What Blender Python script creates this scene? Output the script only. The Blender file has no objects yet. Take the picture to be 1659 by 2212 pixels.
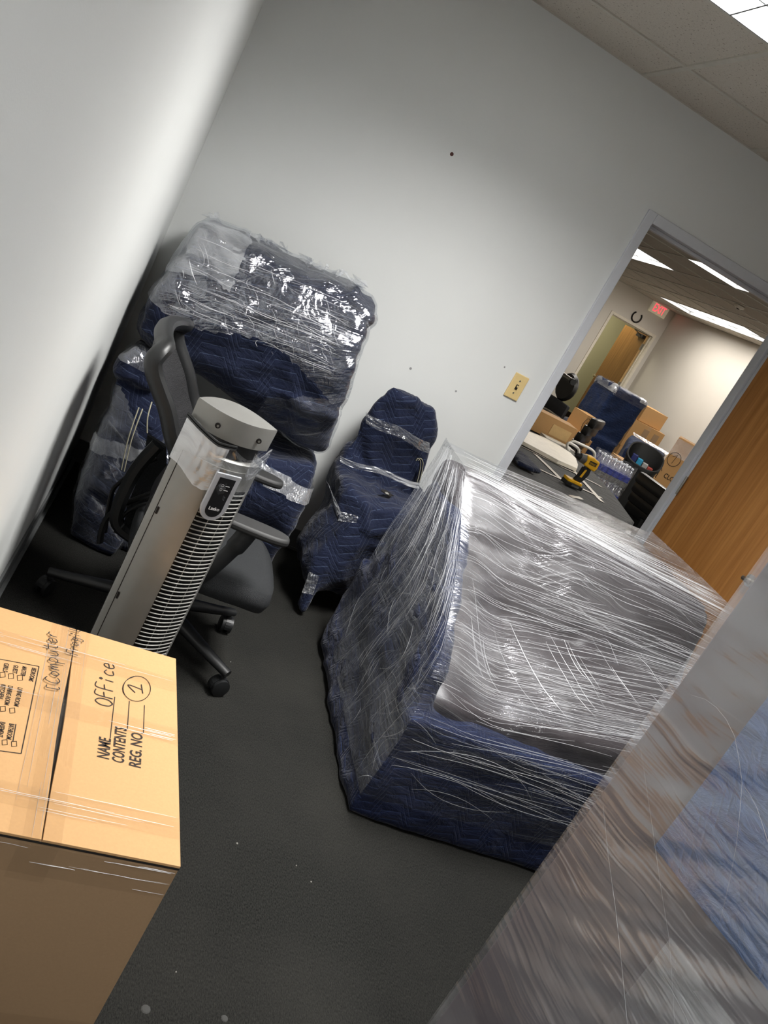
import bpy, bmesh, math, random
from mathutils import Vector, Matrix, noise
from mathutils.geometry import tessellate_polygon
R = math.radians
sc = bpy.context.scene
col = sc.collection

# ------------------------------------------------------------------ camera
IW, IH = 1659, 2212
YAW, PITCH, ROLL, FPX = 0.32058, -0.28606, 0.50578, 1849.56
CAM = Vector((0.15234, -3.70586, 1.49746))
_f = Vector((math.sin(YAW)*math.cos(PITCH), math.cos(YAW)*math.cos(PITCH), math.sin(PITCH)))
_r0 = Vector((math.cos(YAW), -math.sin(YAW), 0)); _u0 = _r0.cross(_f)
_r = math.cos(ROLL)*_r0 + math.sin(ROLL)*_u0
_u = -math.sin(ROLL)*_r0 + math.cos(ROLL)*_u0
cd = bpy.data.cameras.new('camera'); cam = bpy.data.objects.new('camera', cd); col.objects.link(cam)
cd.sensor_fit = 'HORIZONTAL'; cd.sensor_width = 36; cd.lens = FPX/IW*36
cd.clip_start = 0.02; cd.clip_end = 100
M = Matrix.Identity(4)
for i, v in enumerate((_r, _u, -_f)):
    for k in range(3): M[k][i] = v[k]
M.translation = CAM
cam.matrix_world = M
sc.camera = cam
def at(px, py, ax, val):            # the point of a photo pixel's ray on the plane axis=val
    d = _f + _r*((px-IW/2)/FPX) - _u*((py-IH/2)/FPX)
    return CAM + d*((val-CAM[ax])/d[ax])
# ------------------------------------------------------------------ world and exposure
w = bpy.data.worlds.new('world'); sc.world = w; w.use_nodes = True
w.node_tree.nodes['Background'].inputs[0].default_value = (.5, .55, .6, 1)
w.node_tree.nodes['Background'].inputs[1].default_value = 0.05
sc.view_settings.view_transform = 'Standard'; sc.view_settings.look = 'None'
sc.view_settings.gamma = 1; sc.view_settings.use_curve_mapping = False
sc.view_settings.exposure = 0.0
NEAR_W, FAR_W, HALL_W = 150.0, 38.0, 22.0      # lamp watts: office troffer, far-room troffers, corridor
CEIL = 2.492

# ------------------------------------------------------------------ materials
def C(r, g, b):
    f = lambda c: (c/255/12.92 if c/255 <= .04045 else ((c/255+.055)/1.055)**2.4)
    return (f(r), f(g), f(b), 1)
class NT:
    def __init__(s, name):
        s.m = bpy.data.materials.new(name); s.m.use_nodes = True
        s.t = s.m.node_tree; s.t.nodes.clear()
        s.out = s.t.nodes.new('ShaderNodeOutputMaterial')
    def n(s, typ, ins=None, **kw):
        x = s.t.nodes.new('ShaderNode'+typ)
        for k, v in kw.items(): setattr(x, k, v)
        for k, v in (ins or {}).items():
            i = x.inputs[k]
            if hasattr(v, 'is_output'): s.t.links.new(v, i)
            else: i.default_value = v
        return x
    def math(s, op, a, b=0.0, c=None, clamp=False):
        ins = {0: a, 1: b}
        if c is not None: ins[2] = c
        return s.n('Math', ins, operation=op, use_clamp=clamp).outputs[0]
    def mapr(s, v, a, b, c, d): return s.n('MapRange', {0: v, 1: a, 2: b, 3: c, 4: d}).outputs[0]
    def mix(s, f, a, b): 
        x = s.n('Mix', None, data_type='RGBA')
        for i, v in ((0, f), (6, a), (7, b)):
            if hasattr(v, 'is_output'): s.t.links.new(v, x.inputs[i])
            else: x.inputs[i].default_value = v
        return x.outputs[2]
    def surf(s, o): s.t.links.new(o, s.out.inputs[0]); return s.m
    def obj(s): return s.n('TexCoord').outputs['Object']
    def uv(s): return s.n('TexCoord').outputs['UV']
    def mapping(s, v, scale=(1,1,1), rot=(0,0,0), loc=(0,0,0)):
        return s.n('Mapping', {'Vector': v, 'Scale': scale, 'Rotation': rot, 'Location': loc}).outputs[0]
    def noise(s, v, scale, detail=3, rough=.55, dist=0):
        return s.n('TexNoise', {'Vector': v, 'Scale': scale, 'Detail': detail, 'Roughness': rough, 'Distortion': dist}).outputs[0]
    def bump(s, h, strength, dist): return s.n('Bump', {'Height': h, 'Strength': strength, 'Distance': dist}).outputs[0]

def plain(name, c, rough=.5, metal=0, spec=.5, var=.06, vscale=25, bump=0, bscale=200, emit=0):
    t = NT(name); o = t.obj()
    nz = t.noise(o, vscale)
    k = t.mapr(nz, .3, .7, 1-var, 1+var)
    cc = t.n('VectorMath', {0: c[:3], 1: (1,1,1)}, operation='MULTIPLY')
    v = t.n('VectorMath', {0: c[:3]}, operation='SCALE'); t.t.links.new(k, v.inputs['Scale'])
    ins = {'Base Color': v.outputs[0], 'Roughness': rough, 'Metallic': metal, 'Specular IOR Level': spec}
    if bump: ins['Normal'] = t.bump(t.noise(o, bscale, 2), bump, .002)
    if emit: ins['Emission Color'] = c; ins['Emission Strength'] = emit
    return t.surf(t.n('BsdfPrincipled', ins).outputs[0])

def quilt(name, base, line, S=.036, P=.10, rough=.8, lw=1.0, sheen=.15):
    """moving blanket: stepped zigzag stitching over padded cloth"""
    t = NT(name); s = t.n('SeparateXYZ', {0: t.uv()})
    wob = t.noise(t.mapping(t.uv(), (7,7,7)), 1.0, 2)
    u = t.math('ADD', s.outputs[0], t.math('MULTIPLY', wob, .008)); v = t.math('ADD', s.outputs[1], t.math('MULTIPLY', wob, .010))
    tri = t.math('PINGPONG', u, P)
    tri = t.math('MINIMUM', t.math('MAXIMUM', tri, P*.33), P*.67)
    d = t.math('PINGPONG', t.math('MULTIPLY_ADD', tri, 2.2, v), S/2)
    mask = t.mapr(d, .0005*lw, .0016*lw, 1, 0)
    puff = t.mapr(d, 0, S*.25, 0, 1)
    big = t.noise(t.obj(), 5, 4, .6)
    cr = t.noise(t.mapping(t.obj(), (9, 9, 16)), 1.6, 5, .6, .8)
    fib = t.noise(t.obj(), 300, 2, .6)
    c0 = t.mix(t.mapr(big, .35, .65, 0, 1), base, tuple(min(1, x*1.25) for x in base[:3])+(1,))
    c0 = t.mix(t.mapr(fib, .4, .7, 0, .25), c0, tuple(min(1, x*1.8) for x in base[:3])+(1,))
    c1 = t.mix(t.math('MULTIPLY', mask, .48), c0, line)
    h = t.math('ADD', t.math('MULTIPLY', puff, .22), t.math('MULTIPLY', cr, 2.4))
    return t.surf(t.n('BsdfPrincipled', {'Base Color': c1, 'Roughness': rough, 'Specular IOR Level': .2, 'Sheen Weight': sheen, 'Sheen Roughness': .5,
        'Normal': t.bump(h, .6, .010)}).outputs[0])

def film(name, a1=0.0, a2=.3, haze=.10, streak=.5, freq=90, rough=.13, gloss=.16, tint=(.86,.88,.9,1), bump=.8, cross=.25, along=1.3, bd=.006, crumple=1.0, cs=9, fres=.25, warp_=1.0):
    """clear stretch film: transparent, glossy, with folded strands that scatter white"""
    t = NT(name); uv = t.uv()
    def lay(a, fr, seed):
        warp = t.noise(t.mapping(uv, (3,3,3), loc=(seed, 0, 0)), 1.0, 2)
        cmb = t.n('CombineXYZ', {0: t.math('MULTIPLY', warp, .10*warp_), 1: t.math('MULTIPLY', warp, .16*warp_)}).outputs[0]
        vv = t.n('VectorMath', {0: uv, 1: cmb}, operation='ADD').outputs[0]
        return t.noise(t.mapping(vv, (along, fr, 1), (0, 0, a), (seed, seed*2, 0)), 1.0, 3, .65)
    n1 = lay(a1, freq, 1.3); n2 = lay(a2, freq*.6, 7.7); n3 = lay(a1+.12, freq*.2, 3.1); nb = t.noise(t.mapping(uv, (2.2, 5, 1), (0,0,a1)), 1.0, 3)
    strand = t.math('MAXIMUM', t.mapr(n1, .60, .72, 0, 1), t.math('MULTIPLY', t.mapr(n2, .63, .74, 0, 1), cross*2))
    patch = t.mapr(nb, .38, .66, .12, 1)
    strand = t.math('MULTIPLY', strand, patch)
    h = t.math('ADD', t.math('ADD', n1, t.math('MULTIPLY', n2, .8)), t.math('MULTIPLY', n3, 2.0))
    h = t.math('MULTIPLY_ADD', t.noise(uv, cs, 3, .5, .4), crumple*2.5, h)
    nrm = t.bump(h, bump, bd)
    lw = t.n('LayerWeight', {'Blend': .35, 'Normal': nrm}).outputs[1]
    hz = t.math('MULTIPLY_ADD', strand, streak, t.math('MULTIPLY', patch, haze), clamp=True)
    gl = t.n('BsdfGlossy', {'Color': (.95,.96,1,1), 'Roughness': rough, 'Normal': nrm}).outputs[0]
    df = t.n('BsdfDiffuse', {'Color': tint, 'Normal': nrm}).outputs[0]
    tr = t.n('BsdfTransparent', {'Color': (.97,.98,.99,1)}).outputs[0]
    body = t.n('MixShader', {0: hz, 1: tr, 2: df}).outputs[0]
    fac = t.math('ADD', gloss, t.math('MULTIPLY', t.math('POWER', lw, 2.5), fres), clamp=True)
    fac = t.math('MULTIPLY_ADD', strand, .2, fac, clamp=True)
    return t.surf(t.n('MixShader', {0: fac, 1: body, 2: gl}).outputs[0])

def wall_mat(name, c):
    t = NT(name); o = t.obj()
    k = t.mix(t.mapr(t.noise(o, 1.5, 3), .35, .65, 0, 1), c, tuple(x*.97 for x in c[:3])+(1,))
    return t.surf(t.n('BsdfPrincipled', {'Base Color': k, 'Roughness': .55, 'Specular IOR Level': .3, 'Normal': t.bump(t.noise(o, 380, 2), .12, .001)}).outputs[0])
def carpet_mat():
    t = NT('carpet'); o = t.obj()
    a = t.noise(t.mapping(o, (1, .35, 1)), 420, 2, .7); b = t.noise(o, 2.2, 4); r = t.noise(t.mapping(o, (190, 18, 1)), 1, 2)
    c = t.mix(t.mapr(a, .3, .75, 0, 1), C(17,17,17), C(50,50,47))
    c = t.mix(t.mapr(b, .4, .75, 0, .30), c, C(58,57,53))
    h = t.math('ADD', a, t.math('MULTIPLY', r, .5))
    return t.surf(t.n('BsdfPrincipled', {'Base Color': c, 'Roughness': .95, 'Specular IOR Level': .1, 'Normal': t.bump(h, .8, .004)}).outputs[0])
def tile_mat():
    t = NT('acoustic_tile'); o = t.obj()
    n = t.noise(o, 160, 4, .75); p = t.mapr(t.noise(o, 90, 2), .62, .7, 0, 1)
    c = t.mix(t.mapr(n, .3, .7, 0, 1), C(196,188,176), C(214,208,197)); c = t.mix(p, c, C(150,142,130))
    return t.surf(t.n('BsdfPrincipled', {'Base Color': c, 'Roughness': .95, 'Specular IOR Level': .1, 'Normal': t.bump(n, .5, .004)}).outputs[0])
def wood_mat(name, a, b, ax=2, rough=.35):
    t = NT(name); s = [34, 34, 34]; s[ax] = 1.1
    n = t.noise(t.mapping(t.obj(), s), 1.0, 5, .6, .8); s2 = [150,150,150]; s2[ax] = 4
    f = t.noise(t.mapping(t.obj(), s2), 1.0, 2)
    c = t.mix(t.mapr(n, .32, .68, 0, 1), a, b); c = t.mix(t.mapr(f, .5, .8, 0, .35), c, tuple(x*.6 for x in a[:3])+(1,))
    return t.surf(t.n('BsdfPrincipled', {'Base Color': c, 'Roughness': rough, 'Normal': t.bump(f, .15, .001)}).outputs[0])
def card_mat(name, c, k=.93):
    t = NT(name); o = t.obj()
    n = t.noise(t.mapping(o, (60, 60, 60)), 3, 4, .7); r = t.noise(t.mapping(o, (150, 5, 150)), 1, 2)
    cc = t.mix(t.mapr(n, .3, .7, 0, 1), tuple(x*k for x in c[:3])+(1,), c)
    return t.surf(t.n('BsdfPrincipled', {'Base Color': cc, 'Roughness': .7, 'Specular IOR Level': .25, 'Normal': t.bump(r, .12, .0015)}).outputs[0])
def weave_mat(name, c, sc_=420):
    t = NT(name)
    v = t.n('TexVoronoi', {'Vector': t.mapping(t.obj(), (1,1,1)), 'Scale': sc_}).outputs[0]
    k = t.mix(t.mapr(v, .1, .6, 1, 0), tuple(x*.45 for x in c[:3])+(1,), c)
    return t.surf(t.n('BsdfPrincipled', {'Base Color': k, 'Roughness': .6, 'Normal': t.bump(v, .8, .003)}).outputs[0])
def clear_mat(name, gloss=.12, rough=.08, haze=.06, col_=(.9,.9,.88,1)):
    t = NT(name)
    n = t.noise(t.mapping(t.uv(), (4, 70, 1)), 1, 3); nr = t.bump(n, .35, .003)
    gl = t.n('BsdfGlossy', {'Color': (1,1,1,1), 'Roughness': rough, 'Normal': nr}).outputs[0]
    tr = t.n('BsdfTransparent', {'Color': (.985,.98,.97,1)}).outputs[0]
    df = t.n('BsdfDiffuse', {'Color': col_}).outputs[0]
    b = t.n('MixShader', {0: haze, 1: tr, 2: df}).outputs[0]
    return t.surf(t.n('MixShader', {0: gloss, 1: b, 2: gl}).outputs[0])
def emis(name, c, s):
    t = NT(name); n = t.noise(t.obj(), 8, 2)
    k = t.math('MULTIPLY', t.mapr(n, .3, .7, .97, 1.03), s)
    return t.surf(t.n('Emission', {'Color': c, 'Strength': k}).outputs[0])

MT = dict(
    wall=wall_mat('wall_paint', C(224,226,224)), wall_far=wall_mat('far_wall_paint', C(222,216,206)), hall=wall_mat('hall_paint', C(198,194,160)),
    carpet=carpet_mat(), tile=tile_mat(), grid=plain('grid_paint', C(196,192,180), .5), base=plain('vinyl_base', C(104,106,106), .5), baseblk=plain('black_base', C(35,28,24), .5),
    frame=plain('frame_paint', C(206,209,214), .4, var=.02), oak=wood_mat('oak_veneer', C(150,96,42), C(180,126,66)), brown=wood_mat('brown_veneer', C(118,82,40), C(146,106,58)), edgewood=plain('edge_wood', C(205,170,115), .5),
    chrome=plain('chrome', C(205,200,190), .22, 1), steel=plain('brushed_steel', C(170,168,160), .35, 1),
    blue=quilt('navy_quilt', C(12,20,43), C(84,98,126), P=.13), bluefine=quilt('navy_quilt_fine', C(7,18,48), C(62,80,122), S=.028, P=.09),  # second navy quilt: finer stitching, more saturated blue
    slate=quilt('slate_quilt', C(78,104,148), C(112,134,172)), hall_blue=quilt('far_quilt', C(18,34,66), C(50,66,100), S=.03),
    grayq=quilt('charcoal_quilt', C(52,52,52), C(96,92,86), S=.05, P=.1),
    plast=plain('black_plastic', C(26,27,28), .42, bump=.05), softplast=plain('arm_pad_rubber', C(38,38,38), .6), mesh=weave_mat('chair_mesh', C(34,34,37), 260), fabric=weave_mat('seat_fabric', C(44,47,50), 600),
    leather=plain('black_leather', C(26,25,24), .35, bump=.15, bscale=90), 
    fan=plain('silver_plastic', C(132,131,127), .34, .35, var=.03), fansilver=plain('bright_silver', C(190,192,196), .28, .5), fandark=plain('fan_black', C(12,12,13), .3), slat=plain('slat_silver', C(168,167,162), .32, .45),
    card=card_mat('cardboard', C(200,158,110)), card_shade_tape=card_mat('shaded_side_and_tape', C(158,130,100)), card2=card_mat('cardboard_far', C(190,148,98)), card3=card_mat('cardboard_brown', C(118,86,58)),
    ink=plain('black_ink', C(38,28,22), .8), pen=plain('pen_ink', C(30,26,28), .7), slit=plain('dark_slit', C(20,15,12), .9),
    tape=clear_mat('packing_tape', .05, .06, .008, (.8,.7,.55,1)), beige=plain('almond_plate', C(222,196,138), .35, var=.02),
    yellow=plain('tool_yellow', C(240,180,20), .4), toolblk=plain('tool_black', C(22,22,22), .5), toolgrey=plain('tool_grey', C(120,120,118), .35, .5),
    white=plain('white_laminate', C(238,230,214), .45), strap=plain('white_strap', C(200,192,178), .45), whitetube=plain('white_tube', C(225,222,214), .35),
    upholst=plain('grey_upholstery', C(66,60,62), .4, bump=.2, bscale=60), wine=plain('wine_leather', C(46,22,26), .35), cabinet=plain('grey_laminate', C(112,104,110), .5, var=.08, vscale=3), stain=plain('brown_hole', C(84,50,44), .8), scuff=plain('grey_scuff', C(150,150,150), .8),
    exitred=emis('exit_letters', (1,.03,.05,1), 3.0), exitface=plain('exit_face', C(235,226,196), .5, emit=.15), iron=plain('dark_iron', C(40,34,30), .6, .5),
    louver=plain('louver_metal', C(120,121,123), .4, .0), lampface=emis('lamp_glow', (1,.99,.97,1), 3.2), lampfar=emis('far_lamp_glow', (1,.97,.92,1), 2.4), plenum=plain('plenum_dark', C(22,20,18), .9),
    bottle=clear_mat('clear_bottle', .25, .08, .10), label=plain('blue_label', C(28,48,150), .4), capw=plain('white_cap', C(225,228,235), .4),
    teal=plain('teal_box', C(40,140,180), .5), navybox=plain('navy_box', C(26,36,92), .5), greybox=plain('grey_box', C(150,150,148), .5), redbox=plain('red_box', C(150,60,50), .5),
    bin=plain('bin_black', C(24,24,24), .45), cable=plain('cable_grey', C(70,70,68), .5), dust=plain('pale_lint', C(130,128,122), .9), print_=plain('display_print', C(170,170,170), .6), lettering=plain('white_lettering', C(225,225,225), .5),
    lint2=plain('dark_lint', C(62,62,60), .9), redprint=plain('red_print', C(170,70,40), .7), blackblanket=plain('black_binding', C(15,15,18), .6), binding=plain('pale_thread', C(190,185,160), .7),
)
FILM = dict(
    sofa=film('film_sofa', -.03, .25, haze=.07, streak=.42, freq=120, gloss=.16, rough=.2, along=.7, crumple=.6, cs=5),
    clear=film('film_clear', -.05, .2, haze=.02, streak=.3, freq=110, gloss=.08, rough=.14, along=.7, fres=.12),
    sofa_side=film('film_sofa_side', 1.25, 1.0, haze=.14, streak=.5, freq=110, gloss=.2, rough=.16, along=.8),
    stack=film('film_stack', .1, .5, haze=.05, streak=.4, freq=90, gloss=.2, rough=.14, cross=.3, crumple=1.8, cs=14),
    hazy=film('film_hazy', 1.2, .6, haze=.36, streak=.5, freq=40, gloss=.10, rough=.2),
    tall=film('film_tall', .62, .9, haze=.24, streak=.16, freq=24, gloss=.12, rough=.22, along=.45, bump=.8, bd=.008, crumple=.25, warp_=.45),
    band=film('film_band', 1.4, .8, haze=.35, streak=.7, freq=45, gloss=.3, rough=.12, along=8, bump=1.0, bd=.01),
    faint=film('film_faint', .2, .9, haze=.05, streak=.35, freq=35, gloss=.10, rough=.12),
    tail=film('film_opaque', 1.3, .5, haze=.75, streak=.6, freq=40, gloss=.2, rough=.25, along=4),
)
t = NT('film_strand')
MT['strand'] = t.surf(t.n('MixShader', {0: .45, 1: t.n('BsdfTransparent', {'Color': (.97,.98,1,1)}).outputs[0], 2: t.n('BsdfPrincipled', {'Base Color': (.86,.87,.88,1), 'Roughness': t.mapr(t.noise(t.obj(), 9), .3, .7, .14, .24), 'Specular IOR Level': .8}).outputs[0]}).outputs[0])

# ------------------------------------------------------------------ helpers
def tag(o, label=None, cat=None, group=None, kind=None):
    for k, v in (('label', label), ('category', cat), ('group', group), ('kind', kind)):
        if v: o[k] = v
    return o
XF = {}
def thing(name, label, cat, loc=(0,0,0), rotz=0, group=None):
    o = bpy.data.objects.new(name, None); col.objects.link(o)
    o.empty_display_size = .05
    o.location = loc; o.rotation_euler = (0,0,rotz)
    XF[o.name] = Matrix.Translation(loc) @ Matrix.Rotation(rotz, 4, 'Z')
    return tag(o, label, cat, group)
def adopt(o, parent, world=True):
    """world=True: o's mesh is in world coordinates; else in the parent's own"""
    o.parent = parent
    if world and parent.name in XF: o.matrix_parent_inverse = XF[parent.name].inverted()
    return o
def link(name, me, mat, parent=None, world=True, smooth=False):
    o = bpy.data.objects.new(name, me); col.objects.link(o)
    if mat: me.materials.append(mat)
    if smooth:
        for p in me.polygons: p.use_smooth = True
    if parent: adopt(o, parent, world)
    return o
def box_uv(me, rot=0):
    uv = me.uv_layers.new(name='UVMap') if not me.uv_layers else me.uv_layers[0]
    c, s = math.cos(rot), math.sin(rot); V = me.vertices
    for p in me.polygons:
        n = p.normal; a = max(range(3), key=lambda i: abs(n[i]))
        for li in p.loop_indices:
            co = V[me.loops[li].vertex_index].co
            q = (co.y, co.z) if a == 0 else (co.x, co.z) if a == 1 else (co.x, co.y)
            uv.data[li].uv = (c*q[0]-s*q[1], s*q[0]+c*q[1])
class MB:
    """collects simple solids and links them as one mesh object"""
    def __init__(s): s.bm = bmesh.new()
    def _add(s, vs, fs):
        b = [s.bm.verts.new(v) for v in vs]
        for f in fs:
            try: s.bm.faces.new([b[i] for i in f])
            except ValueError: pass
        return b
    def box(s, c, size, M=None, bev=0):
        M = M or Matrix.Identity(4); c = Vector(c)
        r = bmesh.ops.create_cube(s.bm, size=1, matrix=M @ Matrix.Translation(c) @ Matrix.Diagonal((*size, 1)))
        if bev:
            es = list({e for v in r['verts'] for e in v.link_edges})
            bmesh.ops.bevel(s.bm, geom=es, offset=bev, segments=2, profile=.5, affect='EDGES')
        return s
    def span(s, a, b, M=None, bev=0):
        a, b = Vector(a), Vector(b); d = b-a
        return s.box((a+b)/2, tuple(abs(x) for x in d), M, bev)
    def prism(s, pts, h, M=None):
        """pts in the xy plane, extruded from z=0 to z=h (M places it)"""
        M = M or Matrix.Identity(4); n = len(pts)
        vs = [M @ Vector((p[0], p[1], 0)) for p in pts]+[M @ Vector((p[0], p[1], h)) for p in pts]
        fs = [(i, (i+1) % n, n+(i+1) % n, n+i) for i in range(n)]
        s._add(vs, fs+[tuple(range(n-1, -1, -1)), tuple(range(n, 2*n))]); return s
    def lathe(s, prof, M=None, seg=24):
        """prof = (radius, z) pairs about local z"""
        M = M or Matrix.Identity(4); vs, fs = [], []
        for r, z in prof:
            for k in range(seg):
                a = 2*math.pi*k/seg; vs.append(M @ Vector((r*math.cos(a), r*math.sin(a), z)))
        for i in range(len(prof)-1):
            for k in range(seg):
                k2 = (k+1) % seg
                fs.append((i*seg+k, i*seg+k2, (i+1)*seg+k2, (i+1)*seg+k))
        fs += [tuple(range(seg-1, -1, -1)), tuple((len(prof)-1)*seg+k for k in range(seg))]
        s._add(vs, fs); return s
    def cyl(s, a, b, r, r2=None, seg=16):
        a, b = Vector(a), Vector(b); d = b-a
        M = Matrix.Translation(a) @ d.to_track_quat('Z', 'Y').to_matrix().to_4x4()
        return s.lathe([(r, 0), (r2 if r2 is not None else r, d.length)], M, seg)
    def tube(s, path, r, seg=8, flat=1.0, up=None, closed=False):
        P = [Vector(p) for p in path]; n = len(P); vs, fs = [], []
        rr = r if hasattr(r, '__len__') else [r]*n
        pu = Vector(up) if up else Vector((0.123, .31, .94))
        for i in range(n):
            t_ = (P[(i+1) % n] if (closed or i < n-1) else P[i]) - (P[i-1] if (closed or i > 0) else P[i])
            t_.normalize(); a = pu-t_*pu.dot(t_)
            if a.length < 1e-4: a = t_.orthogonal()
            a.normalize(); b = t_.cross(a)
            if not up: pu = a
            for k in range(seg):
                g = 2*math.pi*k/seg; vs.append(P[i]+a*(math.cos(g)*rr[i]*flat)+b*(math.sin(g)*rr[i]))
        for i in range(n if closed else n-1):
            for k in range(seg):
                j = (i+1) % n; k2 = (k+1) % seg
                fs.append((i*seg+k, i*seg+k2, j*seg+k2, j*seg+k))
        if not closed: fs += [tuple(range(seg-1, -1, -1)), tuple((n-1)*seg+k for k in range(seg))]
        s._add(vs, fs); return s
    def quad(s, pts): s._add([Vector(p) for p in pts], [tuple(range(len(pts)))]); return s
    def build(s, name, mat, parent=None, world=False, smooth=False, uv=False, bev=0, angle=40):
        bmesh.ops.recalc_face_normals(s.bm, faces=s.bm.faces[:])
        me = bpy.data.meshes.new(name); s.bm.to_mesh(me); s.bm.free()
        if uv: box_uv(me)
        o = link(name, me, mat, parent, world)
        if smooth:
            try: me.set_sharp_from_angle(angle=R(angle))
            except Exception: pass
            for p in me.polygons: p.use_smooth = True
        if bev:
            m = o.modifiers.new('bevel', 'BEVEL'); m.width = bev; m.segments = 2; m.limit_method = 'ANGLE'
        return o
def smooth_path(pts, n=8):
    """Catmull-Rom through the points"""
    P = [Vector(p) for p in pts]; out = []
    for i in range(len(P)-1):
        p0, p1, p2, p3 = P[max(i-1, 0)], P[i], P[i+1], P[min(i+2, len(P)-1)]
        for k in range(n):
            t_ = k/n
            out.append(.5*((2*p1)+(p2-p0)*t_+(2*p0-5*p1+4*p2-p3)*t_**2+(3*p1-p0-3*p2+p3)*t_**3))
    return out+[P[-1]]
def fbm(p, o=3):
    return noise.fractal(Vector(p), 1.0, 2.0, o)
def lump(name, hulls, mat, parent, voxel=.016, smooth=3, amp=.012, freq=6, fold=.008, fdir=(3, 3, 14), seed=0, uvrot=0, world=True, keep=None):
    """soft wrapped mass: the union of convex point sets, remeshed, relaxed and creased"""
    bm = bmesh.new()
    for pts in hulls:
        b2 = bmesh.new()
        for q in pts: b2.verts.new(q)
        r = bmesh.ops.convex_hull(b2, input=b2.verts[:])
        bmesh.ops.delete(b2, geom=list({g for g in r['geom_interior']+r['geom_unused'] if isinstance(g, bmesh.types.BMVert)}), context='VERTS')
        m2 = bpy.data.meshes.new('h'); b2.to_mesh(m2); b2.free(); bm.from_mesh(m2); bpy.data.meshes.remove(m2)
    bmesh.ops.recalc_face_normals(bm, faces=bm.faces[:])
    me = bpy.data.meshes.new(name); bm.to_mesh(me); bm.free()
    o = bpy.data.objects.new(name+'_raw', me); col.objects.link(o)
    md = o.modifiers.new('r', 'REMESH'); md.mode = 'VOXEL'; md.voxel_size = voxel
    dg = bpy.context.evaluated_depsgraph_get()
    me2 = bpy.data.meshes.new_from_object(o.evaluated_get(dg))
    bpy.data.objects.remove(o); bpy.data.meshes.remove(me)
    bm = bmesh.new(); bm.from_mesh(me2); bpy.data.meshes.remove(me2)
    for _ in range(smooth): bmesh.ops.smooth_vert(bm, verts=bm.verts[:], factor=.5, use_axis_x=True, use_axis_y=True, use_axis_z=True)
    bm.normal_update(); off = []
    sv = Vector((seed*3.7, seed*1.9, seed*.77))
    for v in bm.verts:
        a = amp*fbm(v.co*freq+sv)
        g = Vector((v.co.x*fdir[0], v.co.y*fdir[1], v.co.z*fdir[2]))+sv
        a += fold*(1-2*abs(noise.noise(g+Vector((fbm(v.co*3+sv, 2),)*3)*1.2)))
        off.append(v.normal*a)
    for v, d in zip(bm.verts, off): v.co += d
    if keep:
        for v in bm.verts: keep(v)
    bm.normal_update()
    me = bpy.data.meshes.new(name); bm.to_mesh(me); bm.free()
    for q in me.polygons: q.use_smooth = True
    box_uv(me, uvrot)
    return link(name, me, mat, parent, world)
def shell(name, src, off, pred, mat, parent, uvrot=0, relax=2, world=True):
    """film clinging over a part of a lump"""
    bm = bmesh.new(); bm.from_mesh(src.data)
    bmesh.ops.delete(bm, geom=[f for f in bm.faces if not pred(f.calc_center_median(), f.normal)], context='FACES')
    seen, best = set(), []
    for f0 in bm.faces:
        if f0 in seen: continue
        st, comp = [f0], []; seen.add(f0)
        while st:
            f = st.pop(); comp.append(f)
            for e in f.edges:
                for g in e.link_faces:
                    if g not in seen: seen.add(g); st.append(g)
        if len(comp) > len(best): best = comp
    kp = set(best); bmesh.ops.delete(bm, geom=[f for f in bm.faces if f not in kp], context='FACES')
    for _ in range(relax): bmesh.ops.smooth_vert(bm, verts=bm.verts[:], factor=.5, use_axis_x=True, use_axis_y=True, use_axis_z=True)
    bm.normal_update()
    dv = [(v, v.normal*(off+.004*noise.noise(v.co*22))) for v in bm.verts]
    for v, d in dv: v.co += d
    me = bpy.data.meshes.new(name); bm.to_mesh(me); bm.free(); me.materials.clear()
    for q in me.polygons: q.use_smooth = True
    box_uv(me, uvrot)
    return link(name, me, mat, parent, world)
def grid_surf(name, fn, nu, nv, mat, parent=None, world=True, uvfn=None, thick=0):
    """surface fn(u,v) with UVs in metres"""
    vs = [fn(i/nu, j/nv) for j in range(nv+1) for i in range(nu+1)]
    fs = [(j*(nu+1)+i, j*(nu+1)+i+1, (j+1)*(nu+1)+i+1, (j+1)*(nu+1)+i) for j in range(nv) for i in range(nu)]
    me = bpy.data.meshes.new(name); me.from_pydata(vs, [], fs)
    uv = me.uv_layers.new(name='UVMap')
    LU = sum((Vector(vs[(nv//2)*(nu+1)+i+1])-Vector(vs[(nv//2)*(nu+1)+i])).length for i in range(nu))
    LV = sum((Vector(vs[(j+1)*(nu+1)+nu//2])-Vector(vs[j*(nu+1)+nu//2])).length for j in range(nv))
    for l in me.loops:
        i = l.vertex_index % (nu+1); j = l.vertex_index//(nu+1)
        uv.data[l.index].uv = uvfn(i/nu, j/nv) if uvfn else (i/nu*LU, j/nv*LV)
    return link(name, me, mat, parent, world, True)
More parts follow.
